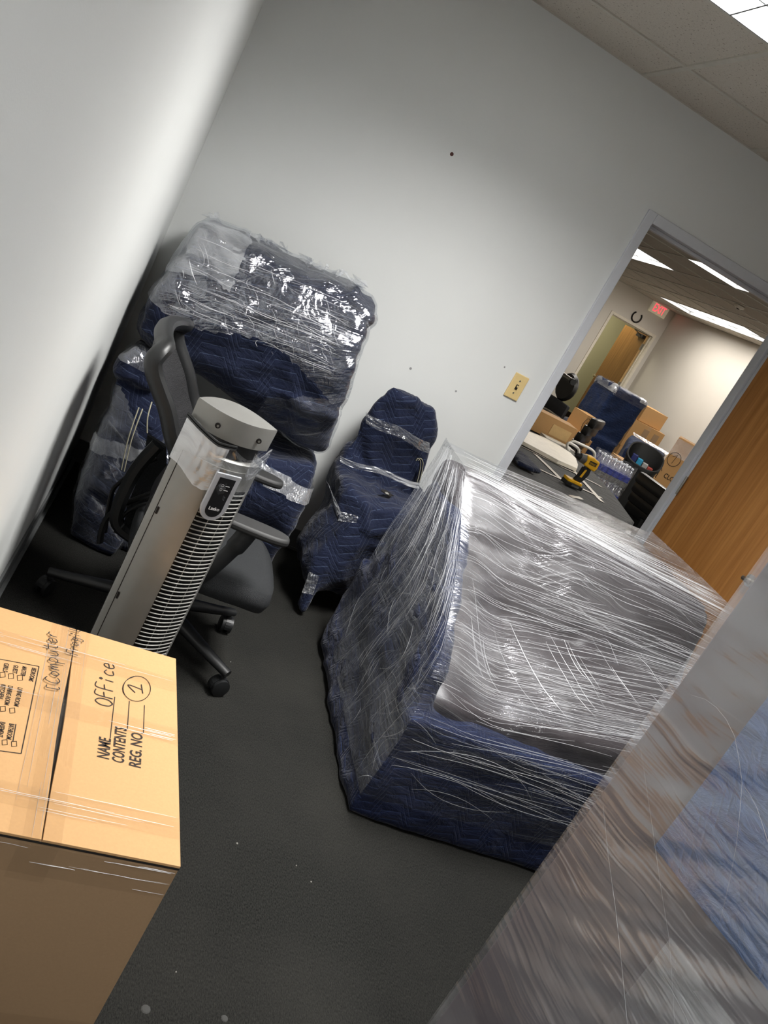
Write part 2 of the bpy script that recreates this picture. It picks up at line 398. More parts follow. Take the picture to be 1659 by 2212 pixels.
def strands(name, fn, n, parent, seed=1, r=(.0002, .0006), slope=.1, length=(.15, .7), lift=.003, band=None, curve=.04, vertical=False, jit=.02):
    """folded strands of stretch film lying on surface fn(u,v), joined into one part"""
    rnd = random.Random(seed); mb = MB()
    for _ in range(n):
        v0 = rnd.random() if not band else rnd.gauss(*band); u0 = rnd.uniform(-.15, .9); L = rnd.uniform(*length)
        s = slope+rnd.gauss(0, jit); c = rnd.gauss(0, curve); pts = []
        for k in range(11):
            q = k/10; u = u0+L*q; v = v0+s*L*q+c*4*q*(1-q)
            if vertical: u, v = v, u
            if -.0 <= u <= 1.0 and 0 <= v <= 1.0:
                P = Vector(fn(u, v)); n_ = (Vector(fn(min(u+.01, 1), v))-Vector(fn(max(u-.01, 0), v))).cross(Vector(fn(u, min(v+.01, 1)))-Vector(fn(u, max(v-.01, 0))))
                n_.normalize(); pts.append(P+n_*lift)
        if len(pts) > 2:
            rr = rnd.uniform(*r); m = len(pts)
            mb.tube(pts, [rr*(.25+.75*math.sin(math.pi*(i+.5)/m)) for i in range(m)], 3)
    o = mb.build(name, MT['strand'], parent, True, smooth=True)
    o['kind'] = 'stuff'
    return o
def text_mesh(s, size=1.0, bold=0.0):
    cu = bpy.data.curves.new('txt', 'FONT'); cu.body = s; cu.size = size; cu.offset = bold; cu.resolution_u = 3
    o = bpy.data.objects.new('txt', cu); col.objects.link(o)
    me = bpy.data.meshes.new_from_object(o.evaluated_get(bpy.context.evaluated_depsgraph_get()))
    bpy.data.objects.remove(o); bpy.data.curves.remove(cu)
    return me
def lettering(name, s, a, b, up_h, nrm, mat, parent, world=True, bold=.0, lift=.0006):
    """text from point a to point b, letters up_h tall, lying on the plane of normal nrm"""
    a, b, n = Vector(a), Vector(b), Vector(nrm).normalized()
    me = text_mesh(s, 1.0, bold); xs = [v.co.x for v in me.vertices]; ys = [v.co.y for v in me.vertices]
    x = (b-a); L = x.length; x.normalize(); y = n.cross(x)
    for v in me.vertices:
        q = v.co.copy(); v.co = a+x*((q.x-min(xs))/(max(xs)-min(xs))*L)+y*((q.y-min(min(ys), 0)*1)/.70*up_h)+n*lift
    return link(name, me, mat, parent, world)
GL = {  # hand-drawn letters, strokes in a unit cell
 'O': [[(.5,0),(.12,.2),(.08,.7),(.45,1),(.85,.75),(.85,.25),(.5,0),(.3,.08)]], 'F': [[(.15,0),(.25,1),(.9,1.02)],[(.2,.5),(.75,.55)]],
 'f': [[(.25,-.05),(.35,.85),(.6,1.05),(.8,.95)],[(.1,.5),(.75,.55)]], 'i': [[(.4,0),(.45,.5)],[(.4,.75),(.5,.85),(.6,.75),(.48,.68),(.4,.75)]],
 'c': [[(.85,.45),(.5,.58),(.2,.35),(.35,.02),(.85,.08)]], 'e': [[(.2,.3),(.75,.36),(.7,.58),(.4,.6),(.18,.3),(.4,0),(.85,.1)]],
 'C': [[(.9,.85),(.5,1),(.15,.6),(.2,.15),(.55,0),(.9,.15)]], 'o': [[(.5,0),(.18,.25),(.45,.58),(.8,.3),(.5,0)]],
 'm': [[(.08,0),(.12,.55),(.15,.35),(.35,.58),(.45,.05),(.5,.4),(.7,.58),(.85,0)]], 'p': [[(.2,-.45),(.25,.55),(.6,.6),(.8,.35),(.55,.05),(.25,.1)]],
 'u': [[(.15,.55),(.2,.1),(.5,0),(.75,.2),(.8,.55),(.85,0)]], 't': [[(.45,1),(.45,.1),(.75,0)],[(.1,.65),(.85,.68)]], 'r': [[(.2,0),(.25,.55),(.3,.35),(.55,.6),(.85,.5)]],
 'a': [[(.75,.5),(.4,.58),(.15,.25),(.4,0),(.75,.35),(.8,0)]], 'g': [[(.75,.5),(.4,.58),(.2,.3),(.5,.1),(.78,.5),(.7,-.35),(.3,-.35)]], 'l': [[(.4,1),(.4,.08),(.7,0)]],
 '1': [[(.1,.55),(.55,1),(.4,0)],[(.15,.0),(.75,.02)]], '[': [[(.7,.9),(.35,.9),(.35,.1),(.65,.1)]],
}
def handwriting(name, s, a, b, up_h, nrm, mat, parent, r=.0011, lift=.0012):
    a, b, n = Vector(a), Vector(b), Vector(nrm).normalized(); x = b-a; L = x.length; x.normalize(); y = n.cross(x); mb = MB(); c = L/len(s)
    for i, ch in enumerate(s):
        for st in GL[ch]:
            P = [a+x*(c*(i+q[0]))+y*(q[1]*up_h)+n*lift for q in st]
            mb.tube(smooth_path(P, 4) if len(P) > 2 else P, r, 4, flat=.4, up=n)
    return mb.build(name, mat, parent, True)

# ------------------------------------------------------------------ the setting
def struct(o): o['kind'] = 'structure'; return o
DX0, DX1, DZ = 1.814, 2.700, 2.04           # clear door opening
FX, FY = 7.35, 9.7                           # far room: right wall and far wall
RX, RY = 3.35, -5.0                          # this room: right wall and rear wall
fl = MB().span((-.1, RY-.1, -.08), (9.4, 13.0, 0)).build('floor', MT['carpet']); struct(fl)
struct(MB().span((-.12, RY-.1, 0), (0, .0, 2.7)).build('wall_left', MT['wall']))
wb = MB().span((-.12, 0, 0), (DX0-.03, .12, 2.7)).span((DX1+.03, 0, 0), (FX+.1, .12, 2.7)).span((DX0-.03, 0, DZ+.03), (DX1+.03, .12, 2.7)).build('wall_back', MT['wall']); struct(wb)
struct(MB().span((RX, RY-.1, 0), (RX+.12, 0, 2.7)).build('wall_right', MT['wall']))
struct(MB().span((-.12, RY-.22, 0), (RX+.12, RY-.1, 2.7)).build('wall_rear', MT['wall']))
FD0, FD1 = 6.39, 7.23
struct(MB().span((.4, FY, 0), (FD0-.03, FY+.12, 2.7)).span((FD1+.03, FY, 0), (FX+2, FY+.12, 2.7)).span((FD0-.03, FY, 2.03), (FD1+.03, FY+.12, 2.7)).build('wall_far', MT['wall_far']))
struct(MB().span((FX, .12, 0), (FX+.1, FY, 2.7)).build('wall_far_right', MT['wall_far']))
struct(MB().span((.4, .12, 0), (.5, FY, 2.7)).build('wall_far_left', MT['wall_far']))
struct(MB().span((5.0, 11.6, 0), (9.4, 11.7, 2.7)).span((5.0, FY+.12, 0), (5.1, 11.6, 2.7)).span((9.3, FY+.12, 0), (9.4, 11.6, 2.7)).build('wall_corridor', MT['hall']))
struct(MB().span((5.1, 11.58, 0), (9.3, 11.6, .12)).build('baseboard_corridor', MT['baseblk']))
struct(MB().span((5.0, FY, 2.55), (9.4, 11.7, 2.65)).build('ceiling_corridor', MT['wall_far']))
# cove bases
struct(MB().span((.0, -.008, 0), (DX0-.05, 0, .10)).span((.0, -.016, 0), (DX0-.05, -.008, .012)).build('baseboard_back', MT['base']))
struct(MB().span((.0, RY-.1, 0), (.008, -.0, .10)).span((.008, RY-.1, 0), (.02, -.0, .012)).build('baseboard_left', MT['base']))
struct(MB().span((RX-.01, RY, 0), (RX, 0, .10)).build('baseboard_right', MT['base']))
struct(MB().span((FX-.01, .13, 0), (FX, FY, .10)).build('baseboard_far', MT['baseblk']))
# door frame: a welded steel frame around the wall's end
def frame(name, x0, x1, z, y0, y1, face=.045, proud=.012, mat='frame'):
    m = MB()
    for a, b in ((x0-face, x0), (x1, x1+face)): m.span((a, y0-proud, 0), (b, y1+proud, z+face))
    m.span((x0, y0-proud, z), (x1, y1+proud, z+face))
    ym = (y0+y1)/2
    m.span((x0, ym-.012, 0), (x0+.016, ym+.03, z)).span((x1-.016, ym-.012, 0), (x1, ym+.03, z)).span((x0, ym-.012, z-.016), (x1, ym+.03, z))
    return struct(m.build(name, MT[mat], bev=.003))
frame('trim_1', DX0, DX1, DZ, 0, .12)
frame('trim_2', FD0, FD1, 2.0, FY, FY+.12, mat='white')
# open office door on its right-hand hinges
dA = Vector((2.660, -.03, 0)); dB = Vector((2.725, -.80, 0)); dd = (dB-dA).normalized(); ang = math.atan2(dd.y, dd.x)
DM = Matrix.Translation(dA) @ Matrix.Rotation(ang, 4, 'Z')
leaf = MB().span((0, -.0, .012), (.785, .044, 2.03), DM).build('door_1', MT['oak'], bev=.002); struct(leaf)
h = MB()
for s, y in ((-1, -.0), (1, .044)):
    h.cyl(DM @ Vector((.715, y, .95)), DM @ Vector((.715, y+s*.012, .95)), .028)
    h.cyl(DM @ Vector((.715, y+s*.012, .95)), DM @ Vector((.715, y+s*.05, .95)), .010)
    h.tube([DM @ Vector((.715, y+s*.05, .95)), DM @ Vector((.73, y+s*.053, .95)), DM @ Vector((.76, y+s*.05, .95))], .009)
h.build('door_handle', MT['steel'], leaf, True, smooth=True)
for z in (.25, 1.05, 1.82): MB().cyl((dA.x-.006, dA.y-.006, z), (dA.x-.006, dA.y-.006, z+.1), .007).build('hinge', MT['steel'], leaf, True, smooth=True)
# far door, standing open into the corridor
FM = Matrix.Translation((FD1-.005, FY+.10, 0)) @ Matrix.Rotation(R(93), 4, 'Z')
leaf2 = MB().span((.0, .0, .012), (.83, .044, 1.985), FM).build('door_2', MT['brown']); struct(leaf2)
MB().span((-.003, .002, .012), (.001, .042, 1.985), FM).build('leaf_edge', MT['edgewood'], leaf2, True)
h = MB().cyl(FM @ Vector((.77, .044, .98)), FM @ Vector((.77, .10, .98)), .012).cyl(FM @ Vector((.77, .09, .98)), FM @ Vector((.77, .11, .98)), .03).tube([FM @ Vector((.77, .10, .98)), FM @ Vector((.66, .105, .98))], .012)
h.build('door_handle', MT['chrome'], leaf2, True, smooth=True)
MB().span((.02, .044, 1.90), (.24, .10, 1.96), FM).build('door_closer', MT['iron'], leaf2, True)
MB().tube([FM @ Vector((.12, .09, 1.94)), FM @ Vector((.02, .30, 1.97)), FM @ Vector((-.12, .12, 1.98))], .008).build('closer_arm', MT['steel'], leaf2, True)
for z in (.3, 1.0, 1.72): MB().span((-.004, -.004, z), (-.002, .05, z+.11), FM).build('hinge', MT['steel'], leaf2, True)

# ceilings: slab above, T-bar grid and single lay-in tiles
PIT = .592
def ceiling(name, x0, x1, y0, y1, ox, oy, lamps, holes=(), slabz=CEIL+.16):
    c = struct(MB().span((x0-.1, y0-.1, slabz), (x1+.1, y1+.1, slabz+.05)).build(name, MT['plenum']))
    xs = [ox+PIT*k for k in range(-20, 30)]; xs = [x0]+[x for x in xs if x0+.03 < x < x1-.03]+[x1]
    ys = [oy+PIT*k for k in range(-20, 30)]; ys = [y0]+[y for y in ys if y0+.03 < y < y1-.03]+[y1]
    g = MB(); hw = .011
    for x in xs: g.span((x-hw, y0, CEIL), (x+hw, y1, CEIL+.028))
    for y in ys: g.span((x0, y-hw, CEIL+.0005), (x1, y+hw, CEIL+.028))
    g.build('ceiling_grid', MT['grid'], c, True)
    cache = {}
    for i in range(len(xs)-1):
        for j in range(len(ys)-1):
            cx, cy = (xs[i]+xs[i+1])/2, (ys[j]+ys[j+1])/2
            if any(a < cx < b and d < cy < e for a, b, d, e in lamps) or any(a < cx < b and d < cy < e for a, b, d, e in holes): continue
            key = (round(xs[i+1]-xs[i], 3), round(ys[j+1]-ys[j], 3))
            if key not in cache:
                m = MB().span((-key[0]/2+.008, -key[1]/2+.008, 0), (key[0]/2-.008, key[1]/2-.008, .015)); me = bpy.data.meshes.new('ceiling_tile'); m.bm.to_mesh(me); m.bm.free(); me.materials.append(MT['tile']); cache[key] = me
            o = bpy.data.objects.new('ceiling_tile', cache[key]); col.objects.link(o); o.parent = c; o.location = (cx, cy, CEIL+.006)
    return c
L1 = (.858, 1.450, -2.155, -.971)
L2 = (.858, 1.450, -4.523, -3.339)
ceiling('ceiling', 0, RX, RY-.1, 0, 1.450, -.379, [L1, L2])
FO = 3.93
LF = [(FO, FO+PIT, .15, 1.33), (FO, FO+PIT, 2.52, 3.70), (FO, FO+PIT, 4.89, 6.07), (FO+4*PIT, FO+5*PIT, 6.07, 8.44)]
ceiling('ceiling_far', .5, FX, .12, FY, FO, 3.70, [], holes=[(a, b, c-.02, d+.02) for a, b, c, d in LF]+[(4.5, 5.13, 7.2, 7.85)])

def troffer(name, label, r, nx, ny, watts, depth=.12, blade=.10, warm=(1, .985, .96), face=None):
    x0, x1, y0, y1 = r; x0 += .012; x1 -= .012; y0 += .012; y1 -= .012
    cx, cy = (x0+x1)/2, (y0+y1)/2
    T = thing(name, label, 'ceiling light', (cx, cy, CEIL))
    z0 = CEIL-.002; z1 = CEIL+depth; m = MB()
    for a, b in (((x0, y0), (x0+.006, y1)), ((x1-.006, y0), (x1, y1)), ((x0, y0), (x1, y0+.006)), ((x0, y1-.006), (x1, y1))): m.span((*a, z0), (*b, z1))
    m.span((x0, y0, z1), (x1, y1, z1+.006)).build('housing', MT['louver'], T, True)
    for k in range(1, nx): MB().span((x0+(x1-x0)*k/nx-.003, y0+.006, z0), (x0+(x1-x0)*k/nx+.003, y1-.006, z0+blade)).build('louver_blade', MT['louver'], T, True)
    for k in range(1, ny): MB().span((x0+.006, y0+(y1-y0)*k/ny-.003, z0+.001), (x1-.006, y0+(y1-y0)*k/ny+.003, z0+blade)).build('louver_blade', MT['louver'], T, True)
    MB().span((x0+.008, y0+.008, z1-.006), (x1-.008, y1-.008, z1-.003)).build('lamp_panel', face or MT['lampface'], T, True)
    ld = bpy.data.lights.new('lamp_light', 'AREA'); ld.shape = 'RECTANGLE'; ld.size = x1-x0-.03; ld.size_y = y1-y0-.03; ld.energy = watts; ld.color = warm
    lo = bpy.data.objects.new('lamp_light', ld); col.objects.link(lo); lo.parent = T; lo.location = (0, 0, depth-.012)
    return T
troffer('ceiling_troffer', 'louvered fluorescent ceiling light in the tiles above the wrapped furniture', L1, 3, 6, NEAR_W)
troffer('ceiling_troffer', 'louvered fluorescent ceiling light over the tall wrapped cabinet', L2, 3, 6, NEAR_W*.42)
for r, lb in zip(LF, ('fluorescent ceiling panel over the covered table past the doorway', 'fluorescent ceiling panel close behind the doorway head', 'fluorescent ceiling panel deeper in the far room beside a dark missing tile', 'long run of fluorescent ceiling light by the far right wall')):
    troffer('ceiling_troffer', lb, r, 1, 2 if r[3]-r[2] > 2 else 1, FAR_W*(1.3 if r[3]-r[2] > 2 else 1), .05, .01, (1, .95, .88), MT['lampfar'])
la = bpy.data.lights.new('corridor_light', 'AREA'); la.size = .6; la.energy = HALL_W; la.color = (1, .93, .75)
lo = bpy.data.objects.new('corridor_light', la); col.objects.link(lo); lo.location = (6.6, 10.6, 2.5)
T = thing('smoke_detector', 'small round ceiling device on the far-room tiles', 'detector', (5.2, 4.6, CEIL-.03))
MB().lathe([(.03, 0), (.055, .01), (.06, .03)]).build('body', MT['white'], T, smooth=True); MB().lathe([(.012, -.006), (.02, 0)]).build('sensor', MT['iron'], T)
# wall marks and the cover plate
struct(wb)
for (px, py), r, mt, nm in (((976, 333), .008, 'stain', 'nail_hole'), ((887, 796), .006, 'scuff', 'scuff_mark'), ((985, 845), .005, 'scuff', 'scuff_mark'), ((1090, 793), .004, 'scuff', 'scuff_mark')):
    q = at(px, py, 1, 0); MB().lathe([(r, 0), (r*.9, .0012)], Matrix.Translation(q) @ Matrix.Rotation(R(90), 4, 'X'), 10).build(nm, MT[mt], wb, True)
q = at(1115, 835, 1, 0)
T = thing('switch_plate', 'almond wall plate with a dark centre beside the doorway', 'wall plate', q)
MB().box((0, -.004, 0), (.072, .008, .118), bev=.003).build('plate', MT['beige'], T)
MB().box((0, -.009, 0), (.012, .004, .024)).build('toggle_slot', MT['slit'], T); MB().box((.001, -.011, .004), (.006, .005, .009)).build('toggle', MT['beige'], T)
for s in (-1, 1): MB().cyl((0, -.0075, s*.03), (0, -.0095, s*.03), .004).build('screw', MT['steel'], T)
# ------------------------------------------------------------------ far wall: exit sign, horseshoe
q = (at(1200+770/3.614, 480+605/3.614, 1, FY)+at(1200+835/3.614, 480+750/3.614, 1, FY))/2
T = thing('exit_sign', 'lit red exit sign above the far door', 'exit sign', (q.x, FY-.03, q.z))
MB().box((0, .005, 0), (.32, .05, .20), bev=.006).build('housing', MT['exitface'], T)
lettering('lettering', 'EXIT', (-.11, -.021, -.065), (.11, -.021, -.065), .13, (0, -1, 0), MT['exitred'], T, False, bold=.0)
q = at(1200+632/3.614, 480+740/3.614, 1, FY)
tag(MB().tube([(q.x+.085*math.sin(R(a)), FY-.012, q.z-.085*math.cos(R(a))) for a in range(-140, 141, 14)], .013, 6, closed=False).build('horseshoe', MT['iron'], smooth=True), 'dark iron horseshoe nailed over the far door', 'horseshoe')

# ------------------------------------------------------------------ wrapped armchair in the middle of the floor
def sofa():
    T = thing('wrapped_armchair', 'bulky armchair in a blue moving blanket and shiny stretch film on the carpet', 'armchair', (1.7, -1.25, 0))
    XL, XR = 1.165, 2.20
    def B(x0, x1, y0, y1, z0, z1): return [(x, y, z) for x in (x0, x1) for y in (y0, y1) for z in (z0, z1)]
    base = B(XL, XR, -1.735, -.72, .0, .36)
    hem = [(XL-.025, -1.755, .0), (XR, -1.755, .0), (XL-.03, -1.0, .0), (XR, -.70, .0), (XL-.03, -.80, 0), (XL+.02, -1.735, .17), (XR, -1.735, .17), (XL, -.74, .25), (XR, -.74, .25)]
    arm = [(XL+.005, -1.70, .3), (XL+.08, -1.70, .3), (XL+.01, -1.66, .48), (XL+.08, -1.66, .48), (XL+.02, -1.50, .64), (XL+.09, -1.50, .64), (XL+.03, -1.22, .79), (XL+.10, -1.22, .79), (XL+.045, -.84, .82), (XL+.10, -.84, .82), (XL, -.78, .3), (XL+.09, -.78, .3)]
    def floorclamp(v):
        if v.co.z < .004: v.co.z = .004
    bl = lump('blanket', [base, hem, arm], MT['bluefine'], T, .018, 3, .010, 6, .008, (2, 2, 10), 2, R(-12), keep=floorclamp)
    ends = ((XL+.05, 0), (XR+.005, -.22))
    up = [[(x, y, z) for x, dy in ends for y, z in ((-1.68, .22), (-1.66, .385-dy*.42), (-1.46, .465-dy*.45), (-1.30+dy*.4, .55-dy*.4), (-1.0, .55), (-1.0, .22))],
          [(x, y, z) for x, dy in ends for y, z in ((-1.28+dy*.5, .54), (-1.17+dy*.8, .70), (-1.06+dy, .85), (-1.02+dy, .885), (-.82-dy*.65, .89), (-.80-dy*.6, .3), (-1.2, .3))]]
    lump('upholstery', up, MT['upholst'], T, .018, 3, .007, 5, .008, (2, 6, 6), 5)
    # the stretch film: front profile from near the floor up over the back
    def pick(P, t_):
        k = t_*(len(P)-1); i = min(int(k), len(P)-2); return Vector(P[i])*(1-(k-i))+Vector(P[i+1])*(k-i)
    def prof3(u):   # over the arm at the left end, dipping to the seat further in
        e = u
        inner = [(-1.762, .085+.05*u), (-1.768, .22), (-1.762, .33+.12*e), (-1.735, .395+.20*e), (-1.62, .452+.20*e), (-1.46, .560+.14*e), (-1.30-.12*u, .70+.04*e), (-1.117-.235*u, .885), (-1.085-.235*u, .935), (-.95-.05*u, .945), (-.81+.12*u, .94), (-.775+.12*u, .915)]
        arm_ = [(-1.762, .085), (-1.768, .22), (-1.758, .35), (-1.715, .47), (-1.67, .565), (-1.56, .662), (-1.38, .776), (-1.14, .905), (-1.085, .935), (-.95, .945), (-.81, .94), (-.775, .915)]
        k = min(1, max(0, (u-.02)/.24)); k = k*k*(3-2*k)
        return smooth_path([(a[0]*(1-k)+b[0]*k, a[1]*(1-k)+b[1]*k, 0) for a, b in zip(arm_, inner)], 6)
    def xl(z): return 1.145+.055*min(1, z/.9)
    def front(u, v):
        q = pick(prof3(u), v); x = xl(q.y)+(2.225-xl(q.y))*u
        sag = -.0*math.sin(math.pi*u)*max(0, math.sin(math.pi*min(1, max(0, (v-.38)/.27))))
        n = .006*noise.noise(Vector((x*4, v*26, 1)))+.010*fbm((x*2.5, v*8, 4))
        rd = max(0, 1-u/.10)**2*.004*min(1, max(0, (v-.12)/.2))*min(1, max(0, (.95-v)/.2))
        return (x, q.x-(n+sag)*.6+rd*.5, q.y+(n+sag)*.6-rd*.8)
    grid_surf('film_front', lambda u, v: front(u, .29+.71*v), 70, 100, FILM['sofa'], T)
    grid_surf('film_lower', lambda u, v: front(u, .33*v), 70, 40, FILM['clear'], T)
    def side(X):
        def f(u, v):   # v up, u from the front edge to the back edge
            z = .085+v*.86; P = prof3(0 if X < 2 else 1); best = min(range(0, len(P)*7//10), key=lambda i: abs(P[i].y-z)); yf = P[best].x
            yb = -.765 if X < 2 else -.66
            y = yf+(yb-yf)*u; n = .006*noise.noise(Vector((y*20, z*4, 3)))
            x = (xl(z) if X < 2 else 2.225)-(.01+n if X < 2 else -.01-n)*math.sin(math.pi*u)
            return (x, y, z)
        return f
    grid_surf('film_side', side(1), 40, 50, FILM['sofa_side'], T)
    grid_surf('film_side', side(3), 20, 30, FILM['sofa_side'], T)
    strands('film_strands', front, 260, T, 3, slope=.03, length=(.15, .6), band=(.57, .13), curve=.008)
    strands('film_strands', front, 90, T, 4, slope=-.03, length=(.2, .9), band=(.36, .05), curve=.012)
    strands('film_strands', front, 60, T, 6, slope=-.03, length=(.2, .8), band=(.14, .06), curve=.015)
    strands('film_strands', front, 120, T, 8, slope=.02, length=(.15, .7), band=(.72, .03), curve=.006)
    strands('film_strands', side(1), 150, T, 5, slope=-.35, length=(.15, .7), curve=.05, vertical=True, lift=-.002, jit=.05)
    strands('film_strands', front, 26, T, 11, r=(.0004, .0009), slope=-.9, length=(.06, .2), band=(.46, .03), curve=.01)
sofa()

# ------------------------------------------------------------------ tall wrapped cabinet at the right
def tall():
    th = R(-75); E0 = Vector((1.144, -2.556, 0)); a = Vector((math.cos(th), math.sin(th), 0)); n = Vector((-math.sin(th), math.cos(th), 0))
    if n.x < 0: n = -n
    Hh, Ln, Dp = 1.72, 1.15, .46
    T = thing('wrapped_cabinet', 'tall grey cabinet under wrinkled stretch film with a blue blanket panel', 'cabinet', tuple(E0+a*(Ln/2)+n*(Dp/2)))
    Mx = Matrix(((a.x, n.x, 0, E0.x), (a.y, n.y, 0, E0.y), (0, 0, 1, 0), (0, 0, 0, 1)))
    MB().span((.004, .004, 0), (Ln-.004, Dp-.004, Hh), Mx).build('body', MT['cabinet'], T, True, bev=.004)
    def pan(u, v):
        s = .147+u*.98; z = .842+v*.80
        return Mx @ Vector((s, -.003-.003*fbm((s*6, z*6, 1)), z))
    grid_surf('blanket_panel', pan, 40, 40, MT['slate'], T)
    def low(u, v):
        s = .26+u*.8; z = .05+v*.72
        return Mx @ Vector((s, -.008-.002*fbm((s*8, z*8, 3)), z))
    grid_surf('film_patch', low, 30, 20, FILM['hazy'], T)
    def face(u, v):
        s = u*Ln; z = .02+v*(Hh-.02)
        g = s*math.cos(.55)+z*math.sin(.55); q = -s*math.sin(.55)+z*math.cos(.55)
        wr = .006*(1-2*abs(noise.noise(Vector((g*1.6, q*15, 2)))))+.004*(1-2*abs(noise.noise(Vector((g*2.5, q*36, 5)))))
        e = min(1, s*10, 1)
        return Mx @ Vector((s, -.012-wr*e, z))
    grid_surf('film_face', face, 90, 140, FILM['tall'], T)
    def end(u, v): return Mx @ Vector((-.004-.003*noise.noise(Vector((u*3, v*30, 1))), u*Dp, .02+v*(Hh-.02)))
    grid_surf('film_end', end, 10, 60, FILM['tall'], T)
    def top(u, v): return Mx @ Vector((u*Ln, v*Dp, Hh+.006))
    grid_surf('film_top', top, 10, 6, FILM['tall'], T)
    strands('film_strands', face, 14, T, 21, r=(.0002, .0005), slope=-.55, length=(.15, .6), curve=.03, lift=-.002)
tall()

# ------------------------------------------------------------------ cardboard moving box
def cbox():
    Hb = .457; nr = at(390, 1872, 2, Hb); fr = at(380, 1423, 2, Hb); yv = (fr-nr); Lb = yv.length; yv.normalize(); xv = Vector((yv.y, -yv.x, 0)); Wb = .45
    O = nr-xv*Wb; O.z = 0
    T = thing('moving_box', 'open-seamed cardboard moving box with handwriting on its taped top', 'cardboard box', tuple(O+xv*Wb/2+yv*Lb/2))
    Mx = Matrix(((xv.x, yv.x, 0, O.x), (xv.y, yv.y, 0, O.y), (0, 0, 1, 0), (0, 0, 0, 1)))
    w = .005
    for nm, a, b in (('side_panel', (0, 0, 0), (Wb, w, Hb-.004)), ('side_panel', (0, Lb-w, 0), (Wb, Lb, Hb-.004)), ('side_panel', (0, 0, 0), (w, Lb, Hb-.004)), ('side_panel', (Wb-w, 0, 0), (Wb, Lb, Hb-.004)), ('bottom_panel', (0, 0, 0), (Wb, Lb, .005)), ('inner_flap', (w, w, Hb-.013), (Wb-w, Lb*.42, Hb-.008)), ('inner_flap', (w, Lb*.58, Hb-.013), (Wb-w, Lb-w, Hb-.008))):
        MB().span(a, b, Mx).build(nm, MT['card_shade_tape'] if nm == 'side_panel' else MT['card'], T, True, bev=.001)  # side panels get darker cardboard, their shade put into the colour
    # top flaps with a seam that gapes toward its middle
    def edge(s): return .0012+.0035*math.sin(math.pi*min(1, max(0, (s-.1)/.75)))**2
    for sd in (-1, 1):
        pts = [(Wb/2+sd*edge(k/16), k/16*Lb) for k in range(17)]
        out = [(Wb if sd > 0 else 0, Lb), (Wb if sd > 0 else 0, 0)]
        MB().prism(pts+out, .0055, Mx @ Matrix.Translation((0, 0, Hb-.0055))).build('top_flap', MT['card'], T, True)
    MB().span((Wb/2-.006, .01, Hb-.0078), (Wb/2+.006, Lb-.01, Hb-.0068), Mx).build('seam_shade', MT['slit'], T, True)  # dark strip under the flaps, colours in the shade of the gap
    # corrugated edge lip along the near side
    MB().span((0, -.0012, Hb-.008), (Wb, .0008, Hb-.0045), Mx).build('fold_line', MT['slit'], T, True)
    def tape(nm, u0, u1, along, z=Hb+.0004):
        def f(u, v):
            zz = z+.0006*noise.noise(Vector((u*14, v*3, u0*9)))+.0006
            return Mx @ (Vector((u0+(u1-u0)*v, -.0008+u*(Lb+.001), zz)) if along else Vector((u*Wb, u0+(u1-u0)*v, zz)))
        grid_surf(nm, f, 50, 6, MT['tape'], T)
        strands('tape_crease_glints', f, 7, T, int(u0*1000)+3, r=(.0003, .0007), slope=.0, length=(.2, .5), curve=.004, lift=.0006, jit=.03)  # pale tubes along the creases, lamp glints put in as colour
    tape('tape_strip', Wb/2-.03, Wb/2+.03, True); tape('tape_strip', Wb/2-.052, Wb/2-.004, True, Hb+.0012)
    for y0 in (.055, .30, .47): tape('tape_strip', y0*Lb/.6, (y0+.05)*Lb/.6, False, Hb+.002)
    def ft(u, v): return Mx @ Vector((u*Wb, -.0016-.0012*noise.noise(Vector((u*12, v*2, 1))), Hb-.012-v*.06))
    grid_surf('tape_strip', ft, 50, 8, MT['tape'], T)
    strands('tape_crease_glints', ft, 10, T, 77, r=(.0003, .0008), slope=.0, length=(.1, .5), curve=.01, lift=-.0012, jit=.05)  # same pale glint lines on the front tape
    def ft3(u, v): return Mx @ Vector((u*Wb, -.0012-.001*noise.noise(Vector((u*12, v*2, 4))), .075-v*.05))
    grid_surf('tape_strip', ft3, 50, 6, MT['tape'], T)
    def ft2(u, v): return Mx @ Vector((Wb/2-.03+v*.06, -.0022-.001*noise.noise(Vector((u*12, v*9, 1))), Hb+.001-u*.085))
    grid_surf('tape_end', ft2, 20, 8, MT['tape'], T)
    q = lambda x, y: at(x/3.302, 1290+y/3.302, 2, Hb); up = (0, 0, 1)
    def ln(a, b, r=.0009): 
        A, B = q(*a), q(*b); d = (B-A).normalized(); s = Vector((-d.y, d.x, 0))*r; z = Vector((0, 0, .0006))
        MB().quad([A-s+z, B-s+z, B+s+z, A+s+z]).build('printed_line', MT['ink'], T, True)
    for s, a, b, h_ in (('NAME', (778, 1160), (792, 1015), .022), ('CONTENTS', (885, 1190), (905, 940), .022), ('REG. NO.', (1005, 1222), (1020, 968), .022)):
        lettering('printed_text', s, q(*a), q(*b), h_, up, MT['ink'], T, bold=.02)
    for a, b in (((785, 1010), (818, 712)), ((908, 942), (922, 742)), ((1022, 972), (1030, 772)), ((278, 495), (150, 1117)), ((0, 443), (278, 495)), ((150, 1117), (0, 1097)), ((113, 907), (92, 1028))): ln(a, b)
    for s, a, b in (('BEDROOMS', (228, 503), (202, 597)), ('MASTER', (160, 492), (144, 560)), ('GUEST', (98, 482), (86, 540)), ('GIRLS', (30, 468), (18, 530)), ('LIVING ROOM', (127, 643), (97, 775)), ('DINING ROOM', (58, 630), (28, 765)), ('BATHROOM', (66, 900), (42, 1010)), ('KITCHEN', (6, 620), (-14, 720)), ('BASEMENT', (2, 888), (-20, 995))):
        lettering('printed_text', s, q(*a), q(*b), .0085, up, MT['ink'], T, bold=.02)
